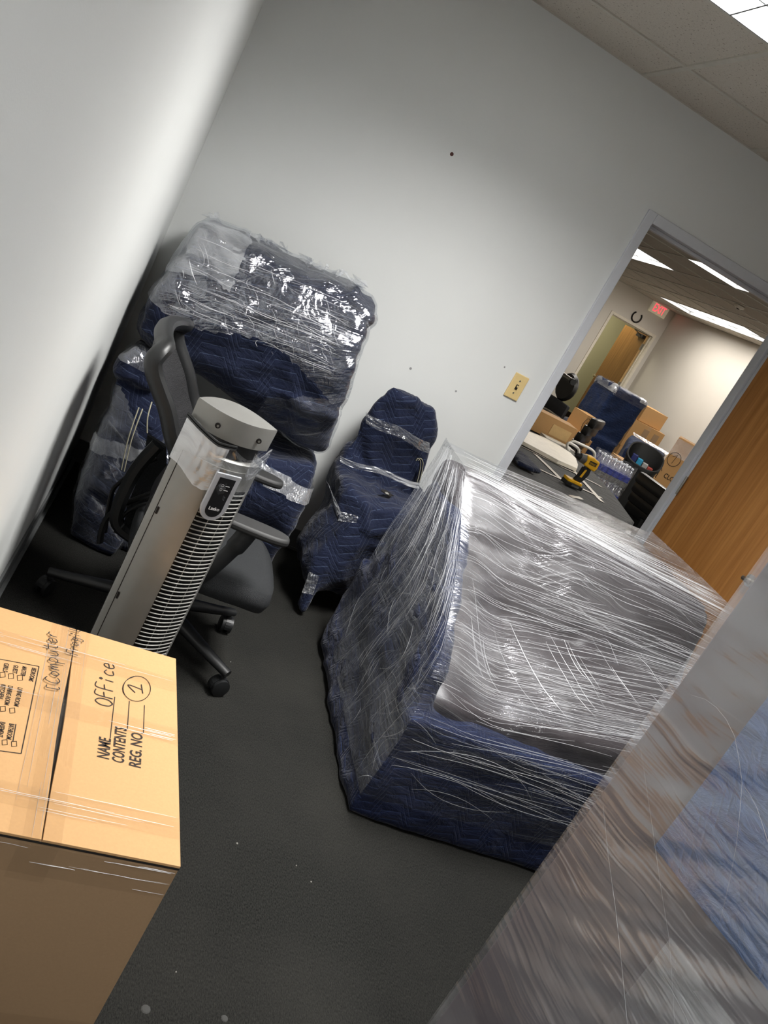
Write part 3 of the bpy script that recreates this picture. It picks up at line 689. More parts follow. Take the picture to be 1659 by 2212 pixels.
    for x, y in ((142, 577), (78, 565), (18, 555), (87, 810), (20, 798), (33, 1037), (100, 1048)):
        c = [q(x-19, y-16), q(x+17, y-19), q(x+19, y+16), q(x-17, y+19)]
        MB().tube([p_+Vector((0, 0, .0006)) for p_ in c], .0006, 4, closed=True).build('check_box', MT['ink'], T, True)
    handwriting('hand_lettering', 'OFFice', q(800, 792), q(815, 478), .034, up, MT['pen'], T)
    handwriting('hand_lettering', '[Computer', q(425, 690), q(398, 262), .028, up, MT['pen'], T, lift=.0045)
    handwriting('hand_lettering', 'Fragil', q(548, 432), q(565, 240), .022, up, MT['pen'], T, r=.001, lift=.0045)
    handwriting('hand_lettering', '1', q(1020, 705), q(1005, 600), .03, up, MT['pen'], T)
    ring = [q(975+98*math.cos(R(g)), 655+90*math.sin(R(g)))+Vector((0, 0, .0012)) for g in range(0, 361, 12)]+[q(985+112*math.cos(R(g)), 655+88*math.sin(R(g)))+Vector((0, 0, .0012)) for g in range(150, 260, 15)][::-1]
    MB().tube(ring[:31], .0007, 4).tube(ring[31:], .0006, 4).build('circled_mark', MT['pen'], T, True)
cbox()

# ------------------------------------------------------------------ tower fan
def fan():
    Z = .97; T1 = at(430, 858, 2, Z); T2 = at(600, 930, 2, Z); c = (T1+T2)/2; c.z = 0
    T = thing('tower_fan', 'silver tower fan with a slatted grille and film around its neck', 'fan', tuple(c))
    ax = (T2-T1); ax.z = 0; W2 = ax.length/2; ax.normalize(); nf = Vector((ax.y, -ax.x, 0))    # nf toward the camera
    if nf.y > 0: nf = -nf
    def lens(bf, bb, sc_=1.0, n=20):
        """front arc tip to tip, then back arc"""
        P = []
        for k in range(n+1):
            s = -1+2*k/n; P.append(c+ax*(W2*sc_*s)+nf*(bf*(1-s*s)))
        for k in range(1, n):
            s = 1-2*k/n; P.append(c+ax*(W2*sc_*s)-nf*(bb*(1-s*s)))
        return P
    def loft(name, rows, mat, cap=True, **kw):
        m = MB(); n = len(rows[0]); vs = [p for r in rows for p in r]
        fs = [(i*n+k, i*n+(k+1) % n, (i+1)*n+(k+1) % n, (i+1)*n+k) for i in range(len(rows)-1) for k in range(n)]
        if cap: fs += [tuple(range(n)), tuple((len(rows)-1)*n+k for k in range(n))]
        m._add(vs, fs); return m.build(name, mat, T, True, smooth=True, angle=30, **kw)
    BF, BB = .052, .085
    def ring(z, sc_=1.0, tilt=0, bf=BF, bb=BB): return [Vector((p.x, p.y, z+tilt*(p-c).dot(nf))) for p in lens(bf*sc_, bb*sc_, sc_)]
    loft('body_shell', [ring(.05), ring(.86)], MT['fandark'])
    loft('top_cap', [ring(.912, .985, .02), ring(.965, 1.0, .0), ring(.97, .99, .0)], MT['fan'])
    loft('neck', [ring(.855, .8), ring(.925, .8)], MT['fandark'])
    loft('shoulder', [ring(.845, 1.02), ring(.868, 1.01), ring(.872, .9)], MT['fan'])
    base = MB().lathe([(.155, 0), (.155, .012), (.13, .028), (.06, .05)], Matrix.Translation(c), 36).build('base', MT['fan'], T, True, smooth=True)
    # grey front panel (left of the grille), wrapping onto the back
    def arc(s, off=0): return c+ax*(W2*1.0*s)+nf*((BF+off)*(1-s*s))+nf*off
    def strip(name, s0, s1, z0, z1, off, mat, n=14, th=.006):
        m = MB(); vs = []
        for z in (z0, z1):
            for o in (off, off-th):
                for k in range(n+1):
                    p = arc(s0+(s1-s0)*k/n, o); vs.append((p.x, p.y, z))
        N = n+1; fs = []
        for k in range(n):
            fs += [(k, k+1, 2*N+k+1, 2*N+k), (N+k+1, N+k, 3*N+k, 3*N+k+1), (k+1, k, N+k, N+k+1), (2*N+k, 2*N+k+1, 3*N+k+1, 3*N+k)]
        fs += [(0, 2*N, 3*N, N), (n, N+n, 3*N+n, 2*N+n)]
        m._add(vs, fs); return m.build(name, mat, T, True, smooth=True, angle=50)
    strip('front_panel', -1.0, -.02, .055, .85, .004, MT['fan'])
    strip('rim_panel', .93, 1.0, .055, .85, .004, MT['fan'])
    strip('collar', -.02, .95, .80, .85, .004, MT['fan'])
    # back shell
    m = MB(); vs = []
    for z in (.055, .85):
        for k in range(21):
            s = -1+2*k/20; p = c+ax*(W2*1.015*s)-nf*((BB+.004)*(1-s*s)); vs.append((p.x, p.y, z))
    m._add(vs, [(k, k+1, 22+k, 21+k) for k in range(20)]); m.build('back_shell', MT['fan'], T, True, smooth=True)
    # seam and two mounting slots on the panel
    p = arc(-.86, .0045); MB().box((p.x, p.y, .45), (.0016, .0016, .79)).build('panel_seam', MT['slit'], T, True)
    for px, py in ((335, 1100), (248, 1283)):
        k = arc(-.82, .005); z = at(px, py, 1, k.y).z
        MB().box((k.x, k.y, z), (.005, .004, .018)).build('panel_slot', MT['slit'], T, True)
    # grille slats
    g = None
    for k in range(62):
        z = .075+k*.0117
        if g is None:
            m = MB(); g = m.tube([arc(-.01+.95*i/16, .004) - Vector((c.x, c.y, 0)) for i in range(17)], .0021, 6, flat=.8, up=(0, 0, 1)).build('grille_slat', MT['slat'], T, False, smooth=True); g.location = (0, 0, z)
        else:
            o = g.copy(); col.objects.link(o); o.location = (0, 0, z)
    for s in (.33, .66):
        p = arc(s, .000); MB().cyl((p.x, p.y, .07), (p.x, p.y, .80), .0013, seg=6).build('grille_wire', MT['slat'], T, True)
    # control badge
    pz = .785; s0 = .27; O = arc(s0, .012); d = (arc(s0+.02, .012)-arc(s0-.02, .012)).normalized(); nn = Vector((d.y, -d.x, 0))
    if nn.y > 0: nn = -nn
    Mx = Matrix(((d.x, 0, nn.x, O.x), (d.y, 0, nn.y, O.y), (0, 1, 0, pz), (0, 0, 0, 1)))
    def U(wd, hh): return [(-wd, hh), (-wd, -hh+wd)]+[(wd*math.cos(R(a)), -hh+wd+wd*math.sin(R(a))) for a in range(180, 361, 15)]+[(wd, hh)]
    badge = MB().prism(U(.033, .062), .007, Mx @ Matrix.Translation((0, 0, -.006))).build('control_badge', MT['fansilver'], T, True, bev=.0015)
    MB().prism(U(.021, .052), .0022, Mx).build('display', MT['fandark'], badge, True)
    Q = lambda x, y: Mx @ Vector((x, y, .0024))
    lettering('lettering', 'Lasko', Q(-.014, -.033), Q(.014, -.033), .0085, nn, MT['lettering'], badge, bold=.02)
    MB().tube([Q(-.006+.003*math.cos(R(a)), .033+.003*math.sin(R(a))) for a in range(0, 360, 30)], .0005, 4, closed=True).tube([Q(-.006+.003*math.cos(R(a)), .022+.003*math.sin(R(a))) for a in range(0, 360, 30)], .0005, 4, closed=True).build('button_print', MT['print_'], badge, True)
    for y in (.033, .022): MB().tube([Q(.001, y), Q(.012, y)], .0007, 4).build('button_print', MT['print_'], badge, True)
    # screws on the cap, handle cord loop and film tape
    for s in (-.42, .62):
        p = arc(s, .0); zz = .938; cs_ = MB().cyl((p.x, p.y, zz), (p.x+nf.x*.004, p.y+nf.y*.004, zz), .0065, seg=12).build('cap_screw', MT['slit'], T, True)
        MB().cyl((p.x, p.y, zz), (p.x+nf.x*.006, p.y+nf.y*.006, zz), .003, seg=10).build('screw_head', MT['chrome'], cs_, True)
    def wrapf(z0, z1, s0, s1, off, seed):
        def f(u, v):
            s = s0+(s1-s0)*u; p = arc(s, off+.003*noise.noise(Vector((u*9, v*4, seed)))); return (p.x, p.y, z0+(z1-z0)*v+.012*math.sin(u*5+seed))
        return f
    grid_surf('film_wrap', wrapf(.80, .915, -1.06, -.0, .011, 1), 40, 14, FILM['tail'], T)
    grid_surf('film_wrap', wrapf(.79, .905, -.02, 1.06, .013, 2), 40, 14, FILM['faint'], T)
    grid_surf('film_wrap', wrapf(.85, .91, .66, 1.10, .010, 3), 20, 10, FILM['band'], T)
    for dz in (0, .006): MB().tube([(arc(s, .016).x, arc(s, .016).y, .905+dz+.02*abs(s+.3)) for s in [-1.08+.1*i for i in range(13)]], .0028, 6).build('cord_loop', MT['plast'], T, True, smooth=True)
    MB().tube(smooth_path([(c.x-.10, c.y+.02, .12), (c.x-.135, c.y+.03, .15), (c.x-.165, c.y, .09), (c.x-.17, c.y-.03, .004), (c.x-.2, c.y+.1, .004)]), .003, 6).build('power_cord', MT['cable'], T, True, smooth=True)
fan()

# ------------------------------------------------------------------ office chair behind the fan
def caster(mb_arm, T, x, y, a, r=.03):
    Mx = Matrix.Translation((x, y, 0)) @ Matrix.Rotation(a, 4, 'Z'); k = None
    for s in (-1, 1):
        o = MB().lathe([(r*.6, -.009), (r, -.006), (r, .006), (r*.6, .009)], Mx @ Matrix.Translation((0, s*.014, r)) @ Matrix.Rotation(R(90), 4, 'X'), 20).build('caster', MT['plast'], T, False, smooth=True, angle=30)
    hood = [(r*1.08*math.cos(R(g)), r*1.08*math.sin(R(g))) for g in range(10, 191, 18)]+[(-.006, .004), (.006, .004)]
    MB().prism(hood, .018, Mx @ Matrix.Translation((0, .009, r)) @ Matrix.Rotation(R(90), 4, 'X')).cyl(Mx @ Vector((0, 0, r)), Mx @ Vector((0, 0, r*2.7)), .007).build('caster_hood', MT['plast'], T, False)
def star_base(T, a0, rad=.33, hub=.11, n=5):
    for k in range(n):
        a = a0+2*math.pi*k/n; x, y = math.cos(a), math.sin(a)
        lg = MB().tube([(x*.03, y*.03, hub), (x*.12, y*.12, hub+.005), (x*rad*.8, y*rad*.8, .092), (x*rad*1.03, y*rad*1.03, .082)], [.03, .028, .021, .018], 8, flat=.75, up=(0, 0, 1)).build('base_leg', MT['plast'], T, False, smooth=True, angle=60)
        caster(None, lg, x*rad, y*rad, a+1.1)
    MB().lathe([(.045, .07), (.05, .10), (.04, .15), (.028, .16), (.028, .30)]).build('column', MT['plast'], T, smooth=True)
def main_chair():
    T = thing('office_chair', 'black mesh-back swivel office chair with padded arms behind the tower fan', 'office chair', (.46, -1.17, 0))
    star_base(T, R(-38), .335)
    # seat: rounded slab, waterfall front toward +x
    pts = []
    for k in range(40):
        a = 2*math.pi*k/40; ca, sa = math.cos(a), math.sin(a); e = .55
        pts.append((math.copysign(abs(ca)**e, ca), math.copysign(abs(sa)**e, sa)))
    m = MB(); rows = [(.80, .305), (.96, .318), (1.0, .355), (.97, .392), (.80, .402), (.4, .396)]; vs, fs = [], []
    for s, z in rows:
        for x, y in pts:
            X = .07+x*.245*s; vs.append((X, y*.235*s, z-.045*max(0, (X-.18)/.14)**2))
    n = 40
    fs = [(i*n+k, i*n+(k+1) % n, (i+1)*n+(k+1) % n, (i+1)*n+k) for i in range(len(rows)-1) for k in range(n)]+[tuple(range(n)), tuple((len(rows)-1)*n+k for k in range(n))]
    m._add(vs, fs); m.build('seat', MT['fabric'], T, smooth=True, angle=80)
    MB().box((0, 0, .29), (.22, .16, .03), bev=.008).build('tilt_mechanism', MT['plast'], T)
    # backrest: profile from the photo's silhouette at the near edge
    O = Vector((.46, -1.17, 0))
    prof = [at(px, py, 1, -1.39)-O for px, py in ((352, 752), (330, 772), (329, 800), (342, 840), (358, 885), (368, 935), (380, 985))]
    prof = [Vector((p.x, 0, p.z)) for p in prof]+[Vector((-.13, 0, .60)), Vector((-.15, 0, .50)), Vector((-.13, 0, .44))]
    prof = smooth_path(prof, 5); N = len(prof)
    def half(t_):   # half-width along the height, rounded top
        return .225*(1-max(0, (.10-t_)/.10)**2*.18)*(1-.25*max(0, (t_-.6)/.4))
    def bk(u, v):
        i = v*(N-1); k = min(int(i), N-2); p = prof[k].lerp(prof[k+1], i-k); y = (2*u-1)*half(v)
        return (p.x-.035*(1-(2*u-1)**2)+.005+.03*u, y, p.z+.012*(1-(2*u-1)**2)*(1-v))
    grid_surf('back_mesh', bk, 24, 40, MT['mesh'], T, False)
    left = [bk(0, v/30) for v in range(31)]; right = [bk(1, v/30) for v in range(31)]; topr = [bk(u/14, 0) for u in range(1, 14)]
    MB().tube([Vector(p) for p in left[::-1]+topr+right], .027, 10, flat=.85).build('back_frame', MT['plast'], T, smooth=True)
    MB().tube(smooth_path([(-.13, 0, .30), (-.22, 0, .34), (-.23, 0, .5), (-.20, 0, .62)]), .022, 8).build('back_stem', MT['plast'], T, smooth=True)
    for s in (-1, 1):
        pad = []
        for k in range(28):
            a = 2*math.pi*k/28; pad.append((.12+.125*math.copysign(abs(math.cos(a))**.7, math.cos(a)), s*.235+.043*math.copysign(abs(math.sin(a))**.7, math.sin(a))))
        MB().prism(pad, .026, Matrix.Translation((0, 0, .567))).build('arm_pad', MT['softplast'], T, bev=.009, smooth=True, angle=60)
        MB().tube(smooth_path([(.12, s*.245, .565), (.10, s*.255, .50), (.05, s*.255, .38), (.0, s*.20, .305), (0, s*.07, .29)]), [.03]*8+[.024]*20+[.02]*5, 8, flat=.45, up=(0, 1, 0)).build('arm_support', MT['plast'], T, smooth=True)
    # black strap bundle hanging at the rear of the back, built onto the chair
    for k, px in enumerate((((340, 990), (298, 1012), (262, 1040), (243, 1061), (232, 1112), (226, 1150)), ((345, 1060), (326, 1066), (295, 1078), (264, 1091), (232, 1118), (219, 1150), (216, 1172)), ((335, 1085), (300, 1092), (268, 1112), (250, 1150)))):
        P = [at(x, y, 1, -1.10-.03*k)-O for x, y in px]
        MB().tube(smooth_path(P, 5), .010 if k != 1 else .014, 8, flat=.6).build('strap_band', MT['plast'], T, smooth=True)
    q = [at(x, y, 1, -1.06)-O for x, y in ((318, 940), (358, 965), (360, 1050), (330, 1095), (290, 1150), (262, 1160), (275, 1090), (305, 1020))]
    m = MB(); m._add(q+[v+Vector((0, .02, 0)) for v in q], [tuple(range(8)), tuple(range(15, 7, -1))]+[(i, (i+1) % 8, 8+(i+1) % 8, 8+i) for i in range(8)])
    m.build('bundle_pad', MT['fabric'], T)
main_chair()

# ------------------------------------------------------------------ two wrapped armchairs stacked in the corner
def stack():
    T = thing('wrapped_chair', 'armchair bundled in navy blanket and film, lower one of the corner stack', 'armchair', (.48, -.42, 0))
    def B(x0, x1, y0, y1, z0, z1, tx=0, ty=0): return [(x+(tx if k else 0)*(1 if x == x0 else -1), y+(ty if k else 0)*(1 if y == y0 else -1), z) for x in (x0, x1) for y in (y0, y1) for k, z in enumerate((z0, z1))]
    clamp = lambda v: setattr(v.co, 'z', max(v.co.z, .004))
    body = B(.14, .86, -.66, -.08, .0, .42); la = [(.10, -.60, .12), (.13, -.74, .0), (.30, -.76, .0), (.30, -.74, .40), (.10, -.66, .40), (.07, -.60, .60), (.26, -.62, .62), (.10, -.10, .64), (.28, -.10, .64), (.10, -.10, .1), (.3, -.1, .1), (.28, -.70, .52)]
    ra = [(.62, -.66, .1), (.86, -.66, .1), (.62, -.70, .42), (.85, -.70, .42), (.63, -.66, .56), (.84, -.64, .595), (.63, -.1, .56), (.90, -.1, .57), (.90, -.1, .1), (.60, -.1, .1), (.89, -.35, .20)]
    knob = B(.045, .20, -.66, -.40, .62, .72, .03, .03)
    lo = lump('blanket', [body, la, ra, knob], MT['blue'], T, .016, 4, .014, 5, .014, (3, 3, 9), 3, R(8), keep=clamp)
    shell('film', lo, .010, lambda c, n: n.y < -.05 and c.x < .5 and .03 < c.z < .52+.06*math.sin(c.x*20), FILM['faint'], T, R(40))
    shell('film', lo, .012, lambda c, n: (n.y < .2) and c.x < .3 and .30+.3*c.x < c.z < .36+.3*c.x, FILM['hazy'], T, R(60))
    shell('film', lo, .012, lambda c, n: n.y < .1 and c.x > .58 and .47 < c.z+.1*(c.x-.7) < .54, FILM['band'], T, R(60))
    shell('film', lo, .010, lambda c, n: n.y < .1 and c.z > .665, FILM['stack'], T, R(60))
    for a, b in (((300, 880), (262, 1015)), ((308, 883), (268, 1018)), ((328, 868), (318, 935))):
        P = [at(*a, 1, -.78), at((a[0]+b[0])/2-4, (a[1]+b[1])/2, 1, -.795), at(*b, 1, -.785)]
        MB().tube(smooth_path(P, 6), .0022, 6).build('binding_cord', MT['binding'], T, True)
    U = thing('wrapped_chair', 'armchair in shiny crumpled film over navy blanket, upper one of the corner stack', 'armchair', (.45, -.35, .62))
    zb = .655
    main = [(.115, -.52, 1.185), (.73, -.56, 1.235), (.14, -.10, 1.19), (.75, -.12, 1.24), (.08, -.66, .95), (.785, -.68, 1.0), (.76, -.64, 1.18), (.06, -.12, .80), (.86, -.14, .80), (.06, -.64, .80), (.825, -.66, .80)]
    low = [(.06, -.66, .80), (.825, -.68, .82), (.20, -.53, .74), (.86, -.55, .635), (.80, -.57, .66), (.5, -.53, .69), (.06, -.12, .76), (.875, -.14, .66), (.08, -.54, .755)]
    bump_ = [(.70, -.62, 1.20), (.785, -.62, 1.20), (.70, -.5, 1.255), (.78, -.5, 1.25), (.70, -.3, 1.2), (.78, -.3, 1.2), (.79, -.55, 1.12)]
    up = lump('blanket', [main, low, bump_], MT['blue'], U, .016, 4, .016, 5, .016, (3, 3, 8), 7, R(-14))
    cut = lambda c: .925-.04*math.sin(c.x*9)-.10*max(0, c.x-.35)
    fl_ = shell('film', up, .012, lambda c, n: c.z > cut(c) and n.z > -.6, FILM['stack'], U, R(-20))
    shell('film', up, .018, lambda c, n: c.z > .95+.1*math.sin(c.x*7) and c.x < .30, FILM['hazy'], U, R(55))
    shell('film', up, .010, lambda c, n: n.y < .3 and c.x > .55 and c.z < .80+.1*noise.noise(c*5), FILM['faint'], U, R(-30))
    def fs(u, v):
        x = .12+.62*u; z = .93+.27*v; y = -.70+.13*max(0, (v-.35))**1.3+.012*fbm((x*6, z*6, 2)); return (x, y, z)
    strands('film_strands', fs, 90, U, 31, r=(.0003, .0009), slope=.15, length=(.1, .5), curve=.03, lift=.0)
    strands('film_strands', fs, 50, U, 32, r=(.0003, .001), slope=-.35, length=(.08, .25), curve=.02, lift=-.003, vertical=True)
    # bunched film along the top edge
    rnd = random.Random(5); m = MB()
    for k in range(26):
        x = .13+.6*rnd.random(); z = 1.225+.05*(x-.1); P = [Vector((x+rnd.gauss(0, .02), -.50+rnd.gauss(0, .04), z+rnd.uniform(0, .035))) for _ in range(5)]
        a, b, c_, d, e = P; m._add([a, b, c_, d, e], [(0, 1, 2), (0, 2, 3), (0, 3, 4)])
    o = m.build('film_bunch', FILM['band'], U, True, uv=True); o['kind'] = 'stuff'
stack()

# ------------------------------------------------------------------ blanket-wrapped chair against the back wall
def chair2():
    T = thing('wrapped_office_chair', 'chair bundled in navy quilted blanket with film bands against the wall', 'chair', (1.27, -.32, 0))
    def pj(lst, ax, v): return [tuple(at(x, y, ax, v)) for x, y in lst]
    bk = pj([(848, 836), (936, 884), (938, 945), (905, 1040), (752, 972), (800, 885)], 1, -.235)+pj([(855, 850), (925, 890), (925, 940), (890, 1030), (770, 975), (810, 890)], 1, -.10)
    joint = pj([(742, 975), (905, 1035), (770, 940), (905, 985)], 1, -.20)+[(1.03, -.26, .53), (1.40, -.26, .53), (1.03, -.10, .5), (1.42, -.10, .5)]
    seat = [(1.02, -.12, .545), (1.42, -.12, .555), (1.50, -.33, .54), (1.43, -.50, .535), (1.10, -.56, .515), (1.02, -.45, .53), (1.03, -.12, .40), (1.45, -.12, .40), (1.52, -.33, .45), (1.45, -.52, .43), (1.10, -.59, .42), (1.02, -.46, .40)]
    sk1 = [(1.03, -.15, .46), (1.48, -.15, .46), (1.50, -.34, .47), (1.10, -.58, .45), (1.44, -.51, .47), (1.02, -.40, .45), (1.06, -.62, .11), (1.26, -.50, .10), (1.50, -.30, .10), (1.5, -.14, .10), (1.08, -.16, .12), (1.05, -.5, .12)]
    sk2 = [(1.02, -.45, .40), (1.10, -.58, .42), (1.05, -.25, .40), (1.0, -.30, .16), (1.02, -.60, .18), (.97, -.42, .22), (1.06, -.62, .10)]
    tail = [(1.04, -.60, .22), (1.10, -.58, .2), (1.05, -.645, .03), (1.085, -.63, .02), (1.04, -.62, .03), (1.07, -.66, .015)]
    clamp = lambda v: (setattr(v.co, 'z', max(v.co.z, .006)), setattr(v.co, 'y', min(v.co.y, -.012)))
    bl = lump('blanket', [bk, joint, seat, sk1, sk2, tail], MT['slate'], T, .012, 3, .012, 6, .016, (7, 7, 2.2), 4, R(-25), keep=clamp)
    for o in [bl]: o.data.materials.clear(); o.data.materials.append(MT['blue'])
    def band(px0, px1, wpx, nm, mat, off=.012, y=-.235):
        def f(u, v):
            x = px0[0]+(px1[0]-px0[0])*u; yy = px0[1]+(px1[1]-px0[1])*u+wpx*v+3*math.sin(u*9)
            p = at(x, yy, 1, y-off-.005*noise.noise(Vector((u*12, v*4, px0[0])))-.03*math.sin(math.pi*u)); return tuple(p)
        grid_surf(nm, f, 40, 10, mat, T)
    band((790, 890), (928, 955), 24, 'film_band', FILM['band'])
    band((735, 985), (905, 1042), 13, 'film_band', FILM['tail'], .02, -.26)
    def fl(px, ax, v, nm, mat):
        P = [at(x, y, ax, v) for x, y in px]
        def f(u, w): return tuple(P[0].lerp(P[1], u).lerp(P[3].lerp(P[2], u), w)+Vector((0, -.008*noise.noise(Vector((u*8, w*5, 2))), 0)))
        grid_surf(nm, f, 20, 10, mat, T)
    fl([(706, 1040), (738, 1108), (728, 1115), (712, 1050)], 1, -.60, 'film_tail', FILM['tail'])
    fl([(735, 1105), (775, 1115), (770, 1130), (730, 1125)], 1, -.61, 'film_tail', FILM['band'])
    fl([(668, 1235), (690, 1245), (676, 1285), (652, 1280)], 1, -.665, 'film_tail', FILM['band'])
    # torn hole showing pale stuffing, and the strap loop at the back
    p = at(838, 1062, 2, .565); rnd = random.Random(2)
    ring = [(p.x+(.016+rnd.random()*.016)*math.cos(R(a)), p.y+(.02+.02*rnd.random())*math.sin(R(a))) for a in range(0, 360, 24)]
    MB().prism(ring, .004, Matrix.Translation((0, 0, .556))).build('torn_hole', MT['slit'], T, True)
    MB().lathe([(.011, 0), (.009, .003), (.003, .005)], Matrix.Translation((p.x-.004, p.y-.012, .559)), 10).build('stuffing', MT['dust'], T, True, smooth=True)
    for k, dx in enumerate((0, 5)):
        lp = MB().tube(smooth_path([at(x+dx, y, 1, -.275-.004*k) for x, y in ((898, 995), (903, 990), (908, 1000), (905, 1022), (900, 1042))], 5), .004, 6).build('strap_loop', MT['blackblanket'], T, True)
        MB().tube(smooth_path([at(x+dx+1, y, 1, -.281-.004*k) for x, y in ((898, 995), (903, 990), (908, 1000), (905, 1022), (900, 1042))], 5), .001, 4).build('strap_stitching', MT['binding'], lp, True)
chair2()
# lint on the carpet
rnd = random.Random(9)
for px, py, r in ((315, 2180, .010), (512, 1822, .003), (672, 1905, .0025), (380, 2100, .002), (485, 2200, .008), (498, 1430, .002), (640, 1870, .002)):
    p = at(px, py, 2, 0); o = MB().lathe([(r, 0), (r*.8, .0015), (r*.3, .0025)], Matrix.Translation(p), 9).build('carpet_lint', MT['dust'] if r < .006 else MT['lint2'], fl, True)

# ------------------------------------------------------------------ the far room seen through the doorway
kk = lambda x, y: (1080+x/6.32, 760+y/6.32)
mm = lambda x, y: (1280+x/5.82, 740+y/5.82)
K = lambda x, y, ax, v: at(*kk(x, y), ax, v)
Mm = lambda x, y, ax, v: at(*mm(x, y), ax, v)
TZ = .745
def table():
    T = thing('covered_table', 'large table under a charcoal quilted blanket with white straps behind the doorway', 'table', (2.3, 1.2, 0))
    P = [(1.45, .20), (2.3, .215), (2.70, .30), (2.87, .46), (3.0, 1.0), (3.07, 1.6), (3.08, 2.15), (1.45, 2.15)]
    MB().prism(P, .06, Matrix.Translation((0, 0, TZ-.06))).build('blanket_top', MT['grayq'], T, True, uv=True, bev=.012)
    MB().prism([(x*.985+.03, y*.98+.02) for x, y in P], .30, Matrix.Translation((0, 0, TZ-.34))).build('blanket_skirt', MT['grayq'], T, True, uv=True)
    for x, y in ((1.6, .4), (2.6, .45), (1.6, 2.0), (2.85, 2.0)): MB().span((x-.03, y-.03, 0), (x+.03, y+.03, TZ-.3)).build('leg', MT['plast'], T, True)
    for a, b, wd in (((270, 1280), (1390, 1850), .02), ((170, 1440), (1390, 2000), .025), ((480, 1400), (850, 1760), .035), ((980, 1600), (1390, 2050), .035), ((960, 1980), (1110, 2000), .03)):
        A, B = K(*a, 2, TZ+.001), K(*b, 2, TZ+.001); d = (B-A).normalized(); s = Vector((-d.y, d.x, 0))*wd/2
        def f(u, v): return tuple(A.lerp(B, u)+s*(2*v-1)+Vector((0, 0, .003*noise.noise(A.lerp(B, u)*12)+.003)))
        grid_surf('strap', f, 24, 2, MT['strap'], T)
    A = [K(*q, 2, TZ+.012) for q in ((165, 1470), (235, 1385), (330, 1500), (545, 1690), (400, 1640), (230, 1560))]
    F = thing('folded_blanket', 'crumpled navy moving blanket lying on the near end of the covered table', 'blanket', (A[2].x, A[2].y, TZ+.008))
    lump('blanket', [[tuple(a+Vector((0, 0, dz))) for a in A for dz in (0, .03)]], MT['blue'], F, .012, 2, .003, 9, .003, (5, 5, 5), 1)
table()
def board():
    A = [K(*q, 2, TZ+.03) for q in ((300, 1212), (385, 1080), (600, 1165), (820, 1285), (960, 1375), (1035, 1450), (1065, 1540), (1055, 1592), (800, 1480), (560, 1350))]
    m = MB(); n = len(A); m._add([(a.x, a.y, TZ+.008) for a in A]+[(a.x, a.y, TZ+.03) for a in A], [tuple(range(n)), tuple(range(n, 2*n))]+[(i, (i+1) % n, n+(i+1) % n, n+i) for i in range(n)])
    tag(m.build('table_leaf', MT['white'], None), 'cream rounded board lying flat on the covered table', 'board')
board()
def longbox():
    y0 = 1.93; a = K(925, 1300, 1, y0); b = K(925, 1180, 1, y0); h_ = b.z-a.z
    x1 = a.x; T = thing('flat_carton', 'long flat cardboard carton on the covered table behind the cream board', 'cardboard box', (x1-.55, y0+.08, TZ+.008))
    MB().span((-.55, -.08, 0), (.55, .10, .15)).build('carton', MT['card2'], T, bev=.003)
    MB().span((.36, -.082, .03), (.52, -.0795, .11)).build('label_print', MT['edgewood'], T)
    for x in (-.2, .0): MB().tube(smooth_path([(x, -.084, .15), (x+.03, -.09, .08), (x+.06, -.085, .02)]), .005, 5).build('string', MT['white'], T)
longbox()
def whiteframe():
    T = thing('tube_frame', 'white bent-tube frame lying behind the power drill', 'metal frame', (2.9, 1.6, TZ))
    y = 1.75
    for dy, px in ((0, ((900, 1420), (915, 1300), (935, 1245), (1000, 1270), (1060, 1315), (1078, 1360), (1060, 1430))), (.12, ((960, 1235), (1010, 1222), (1120, 1270), (1240, 1330), (1290, 1385), (1285, 1450), (1275, 1500)))):
        P = [K(a, b, 1, y+dy) for a, b in px]
        for q_ in P: q_.z = max(q_.z, TZ+.02)
        MB().tube(smooth_path(P, 5), .010, 8).build('tube', MT['whitetube'], T, True, smooth=True)
    MB().span((2.75, y+.02, TZ+.008), (3.0, y+.14, TZ+.03)).build('foot', MT['whitetube'], T, True)
whiteframe()
